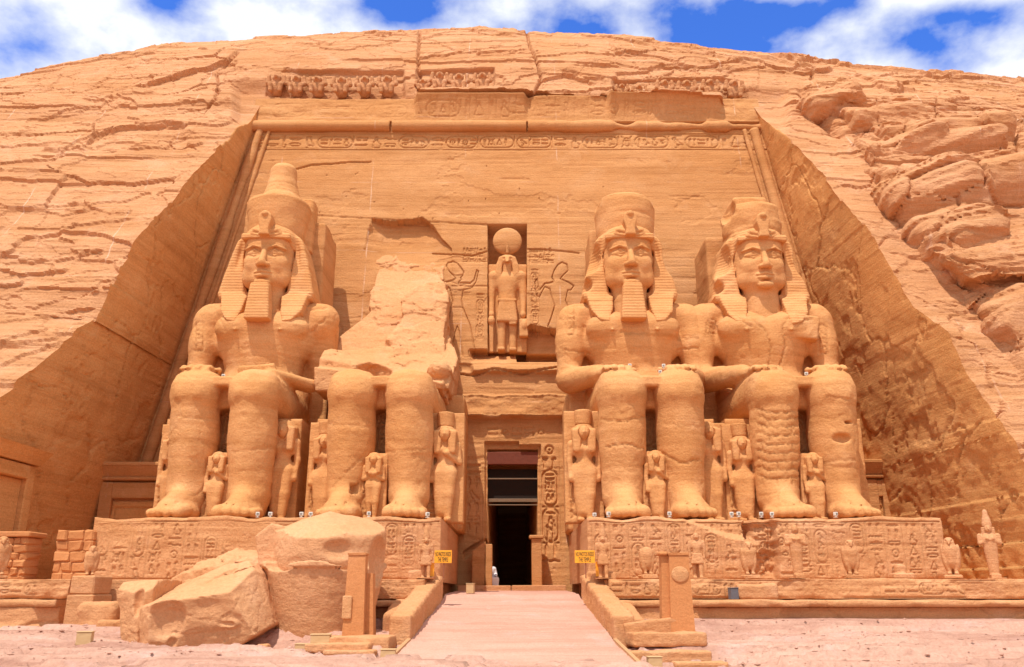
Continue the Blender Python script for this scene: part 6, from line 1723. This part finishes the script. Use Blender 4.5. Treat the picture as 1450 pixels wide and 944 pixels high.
# ------------------------------------------------------------------ floodlight boxes, small lamps, signs
boxm = plain('painted_box', (.56, .36, .17), .6, var=.06)
for i, (bx, yb, Y, wpx, hpx, lab) in enumerate(((116, 920, -17.6, 20, 17, 'pale square lamp box alone on the sand at far left'), (427, 901, -16.9, 18, 10, 'smaller flat lamp box in front of the drum shaped block'), (453, 908, -17.4, 27, 21, 'largest pale lamp box left of the left stele'),
                                                (549, 929, -18.4, 21, 18, 'pale lamp box on the sand between left stele and walkway'), (928, 933, -18.6, 20, 20, 'pale lamp box on the sand in front of the right stele'), (665, 839, -9.0, 11, 13, 'small lamp box at the left corner of the doorway threshold'),
                                                (1041, 841, -12.75, 12, 15, 'dark grey lamp housing on the terrace ledge'))):
    q = at(bx, yb, Y); sc_ = float(at(bx + 1, yb, Y)[0] - q[0]); W_, H = wpx*sc_, hpx*sc_
    zb = ground_at(float(q[0]), Y) - .02 if i < 5 else (1.62 if i == 5 else TZ - .63)
    t = thing('lamp_box', lab, 'lamp box', (q[0], Y, zb), math.radians((12, -4, 6, 3, 2, -12, 15)[i]), 'lamp boxes on the ground')
    mat_ = boxm if i < 6 else plain('grey_metal', (.12, .11, .12), .5)
    MB().box((-W_/2, 0, 0), (W_/2, W_*.8, H), .012).build('housing', mat_, t); MB().box((-W_*.54, -.012, H + .002), (W_*.54, W_*.83, H + .025), .006).build('lid', mat_, t)
lampm = plain('white_lamp_housing', (.66, .62, .54), .4, var=.03); glass = plain('lamp_glass', (.25, .22, .18), .15)
LAMPS = [(365, 727, -9.6, 0), (383, 727, -9.6, 0), (427, 728, -9.6, 0), (440, 728, -9.6, 0), (522, 733, -9.75, 0), (605, 738, -9.5, 0), (862, 735, -9.7, 0), (842, 737, -9.3, 0), (948, 726, -9.7, 0), (1036, 728, -9.6, 0), (1046, 729, -9.7, 0), (1078, 729, -9.6, 0), (1093, 728, -9.6, 0), (1183, 725, -9.6, 0),
         (317, 527, -7.2, 1), (347, 527, -7.2, 1), (502, 522, -5.6, 1), (521, 522, -5.6, 1), (566, 525, -6.4, 1), (582, 521, -6.0, 1), (892, 523, -7.2, 1), (935, 522, -7.4, 1), (940, 521, -7.2, 1), (1141, 522, -7.3, 1)]
WHERE = {365: 'right of the far left king\'s foot', 383: 'before the throne side right of the far left king', 427: 'in the gap between the two left kings, left one of a pair', 440: 'in the gap between the two left kings, right one of a pair',
         522: 'at the block between the broken king\'s feet', 605: 'at the right end of the left plinth', 862: 'at the foot of the tall queen right of the doorway', 842: 'at the left corner of the right plinth', 948: 'between the bearded right king\'s feet',
         1036: 'left of the queen between the two right kings', 1046: 'close beside the left foot of the queen between the two right kings', 1078: 'right of the queen between the two right kings', 1093: 'at the toes of the beardless king\'s near foot', 1183: 'between the beardless king\'s feet',
         317: 'on the lap of the far left king, left one', 347: 'on the lap of the far left king, right one', 502: 'on the broken king\'s lap, leftmost', 521: 'on the broken king\'s lap, second from left', 566: 'on the broken king\'s lap, third from left', 582: 'on the broken king\'s lap, rightmost',
         892: 'on the bearded right king\'s lap, left one', 935: 'on the bearded right king\'s lap, middle one', 940: 'on the bearded right king\'s lap, right one of a pair', 1141: 'alone on the beardless king\'s lap'}
proto = None
dg = bpy.context.evaluated_depsgraph_get()
bpy.context.view_layer.update()
for lx, ly, Y, lap in LAMPS:
    q = at(lx, ly, Y); zb = PLINTH_Z - .02
    if lap:
        hit, loc, *_r = scene.ray_cast(dg, (float(q[0]), Y, 13.0), (0, 0, -1)); hits = [loc[2]] if hit else [q[2]]
        hit, loc, *_r = scene.ray_cast(dg, (float(q[0]), Y, float(q[2]) + .5), (0, 0, -1))
        zb = float(loc[2]) - .02 if hit and abs(loc[2] - q[2]) < 1.0 else float(q[2])
    lab = 'small white floodlight ' + WHERE[lx]
    if proto is None:
        t = thing('floodlight', lab, 'floodlight', (q[0], Y, zb), 0, 'small white floodlights at the statues'); proto = t
        MB().box((-.03, -.03, 0), (.03, .03, .08), .008).box((-.08, -.05, -.001), (.08, .09, .02), .008).build('bracket', lampm, t)
        MB().box((-.085, -.06, .07), (.085, .07, .23), .015).build('housing', lampm, t); MB().box((-.05, -.068, .105), (.05, -.058, .195), .004).build('lens', glass, t)
    else:
        t = copy_tree(proto); tag(t, lab, 'floodlight', 'small white floodlights at the statues'); t.location = (q[0], Y, zb)
    t.rotation_euler = (0, 0, math.radians(25 * math.sin(lx))); t.scale = (.8, .8, .8)
yel = plain('yellow_board', (.86, .36, .015), .55, var=.05); ink = plain('black_lettering', (.02, .015, .01), .6)
pole = plain('rusty_pole', (.30, .10, .04), .7)
def sign(px0, px1, pyt, pyb, ybase, Y, label, rot):
    a = at(px0, pyb, Y); b = at(px1, pyt, Y); W_ = float(b[0]-a[0]); H = float(b[2]-a[2]); zb = TZ
    t = thing('notice_sign', label, 'sign', ((a[0]+b[0])/2, Y, zb), math.radians(rot), 'yellow notice signs')
    zc_ = float(a[2]) + H/2 - zb
    MB().box((-W_/2, -.015, zc_-H/2), (W_/2, .015, zc_+H/2), .004).build('board', yel, t)
    MB().tube([(.02, .035, 0), (.03, .035, zc_+H*.3)], .02, 8).build('post', pole, t)
    for txt, dz, sx in (('NO PHOTOS INSIDE', .18, 1), ('THE TEMPLE', -.24, 1)):
        c = bpy.data.curves.new('lettering', 'FONT'); c.body = txt; c.align_x = 'CENTER'; c.align_y = 'CENTER'; c.size = H*.42; c.extrude = .003
        o = bpy.data.objects.new('lettering', c); scene.collection.objects.link(o); bpy.context.view_layer.update()
        wid = o.dimensions[0]; k = min(1.0, W_*(.90 if dz > 0 else .6)/wid)
        bpy.context.view_layer.update(); me = bpy.data.meshes.new_from_object(o); bpy.data.objects.remove(o)
        me.materials.clear(); me.materials.append(ink); o = link(bpy.data.objects.new('lettering', me)); o.parent = t
        o.rotation_euler = (math.radians(90), 0, 0); o.location = (0, -.0195, zc_ + dz*H); o.scale = (k, 1.15, 1)
    return t
sign(615, 640, 779, 797, 822, -11.9, 'yellow notice sign on a thin post left of the walkway', -3)
sign(814, 842, 779, 797, 820, -11.9, 'yellow notice sign on a thin post right of the walkway', -4)
def board(px0, px1, pyt, pyb, Y, label, rot):
    a = at(px0, pyb, Y); b = at(px1, pyt, Y); W_ = float(b[0]-a[0])
    t = thing('yellow_board', label, 'board', ((a[0]+b[0])/2, Y, TZ), math.radians(rot), 'upright yellow boards')
    H = float(b[2]) - TZ
    MB().box((-W_/2, -.03, .06), (W_/2, .03, H), .008).build('panel', yel, t); MB().box((-W_*.6, -.1, 0), (W_*.6, .1, .062), .01).build('foot', pole, t)
board(607, 615, 797, 822, -11.6, 'upright yellow board behind the slim king statue left of the walkway', 12)
board(844, 849, 795, 820, -11.6, 'narrow upright yellow board between sign and king statue right of the walkway', 0)

# ------------------------------------------------------------------ doorway guards: low posts and a seated man
def post(px0, px1, pyt, Y, label, cap_, seed):
    a = at(px0, 832, Y); b = at(px1, pyt, Y); W_ = float(b[0]-a[0]); H = float(b[2]) - 1.7
    t = thing('door_post', label, 'door post', ((a[0]+b[0])/2, Y, 1.7), 0, 'low stone posts at the doorway')
    mb = MB().box((-W_/2, 0, 0), (W_/2, .6, H), .03, .01, seed); mb.build('shaft', M['wall'], t)
    if cap_: MB().box((-W_*.72, -.1, H - .002), (W_*.72, .7, H + .14), .03).build('cap', M['wall'], t)
    return t
post(687, 697, 770, -.9, 'short plain stone post at the left side of the doorway', False, 3)
post(753, 767, 762, -.9, 'short capped stone post at the right side of the doorway', True, 4)
a = at(668, 832, -.6); b = at(687, 772, -.6)
rock_mesh('door_screen', 'low broken screen wall beside the left door post', 'screen wall', lambda v: v.prism([(0, 0), (0, 1.75), (.30, 1.95), (.60, 2.15), (.60, 0)], 0, .6, .03, .03), (-.15, -.15, 0), (.8, .8, 2.4), .03, .02, 3, M['wall']).location = (a[0], -.8, 1.7)
robe = plain('white_cotton', (.78, .78, .80), .85, var=.05); skin = plain('brown_skin', (.22, .10, .055), .6)
pq = at(694.5, 832, .3)
pt = thing('person', 'person in a long white robe seated by the left door post looking out', 'person', (pq[0], .3, 1.75), math.radians(20))
v = Vol((-.45, -.75, 0), (.45, .4, 1.42), .018)
v.ell((0, .05, .48), (.22, .2, .16), .06); v.cap((0, .06, .5), (0, .04, .9), .17, .18, .06, sq=(1.1, .8, 1)); v.cap((-.16, .04, .95), (.16, .04, .95), .075, .075, .06); v.cap((0, .03, .95), (0, .0, 1.08), .055, .05, .02)
v.ell((0, -.01, 1.19), (.078, .098, .115), .02); v.cap((0, -.1, 1.2), (0, -.122, 1.165), .012, .018, .01); v.cap((-.022, -.098, 1.13), (.022, -.098, 1.13), .008, .008, .006)
for s in (-1, 1):
    v.ell((s*.03, -.10, 1.205), (.016, .012, .009), .004, cut=True); v.ell((s*.08, .0, 1.18), (.014, .025, .035), .008)
    v.cap((s*.10, .0, .48), (s*.13, -.42, .50), .095, .075, .04); v.cap((s*.13, -.42, .50), (s*.12, -.40, .08), .07, .045, .03); v.cap((s*.12, -.38, .05), (s*.13, -.56, .04), .045, .035, .03)
    v.cap((s*.2, .04, .93), (s*.24, -.02, .68), .055, .045, .03); v.cap((s*.24, -.02, .68), (s*.15, -.28, .60), .042, .032, .02); v.cap((s*.15, -.28, .6), (s*.14, -.36, .585), .036, .03, .015, sq=(1, 1, .5))
    for i in range(4): v.cap((s*.14 + (i-1.5)*.02, -.36, .585), (s*.14 + (i-1.5)*.022, -.43 + .008*abs(i-1.5), .57), .0095, .008, .004)
    v.cap((s*.11, -.31, .59), (s*.095, -.36, .58), .011, .009, .005)
mesh_obj('body', *v.mesh(), skin, pt)
v = Vol((-.5, -.6, .05), (.5, .45, 1.06), .02)
v.cap((0, .06, .45), (0, .04, .88), .21, .20, .06, sq=(1.1, .85, 1)); v.cap((-.17, .04, .94), (.17, .04, .94), .095, .095, .06); v.box((0, -.18, .46), (.25, .30, .12), .08, .06); v.box((0, -.40, .30), (.24, .11, .24), .06, .08)
for s in (-1, 1): v.cap((s*.2, .04, .93), (s*.245, -.02, .68), .08, .075, .04); v.cap((s*.245, -.02, .68), (s*.18, -.22, .62), .07, .07, .04)
v.ell((0, -.01, 1.10), (.085, .1, .1), .02, cut=True)
mesh_obj('robe', *v.mesh(), robe, pt)
v = Vol((-.14, -.16, 1.15), (.14, .16, 1.4), .014); v.ell((0, .01, 1.26), (.095, .115, .085), .02); v.ell((0, -.09, 1.19), (.075, .06, .06), .02, cut=True); mesh_obj('turban', *v.mesh(), robe, pt)
st = thing('stool', 'low wooden stool under the seated person at the left door post', 'stool', (pq[0], .36, 1.75))
MB().box((-.2, -.18, .30), (.2, .2, .34), .01).build('seat', wood, st)
for sx in (-1, 1):
    for sy in (-1, 1): MB().box((sx*.17-.02, sy*.15-.02, 0), (sx*.17+.02, sy*.15+.02, .299), .004).build('leg', wood, st)
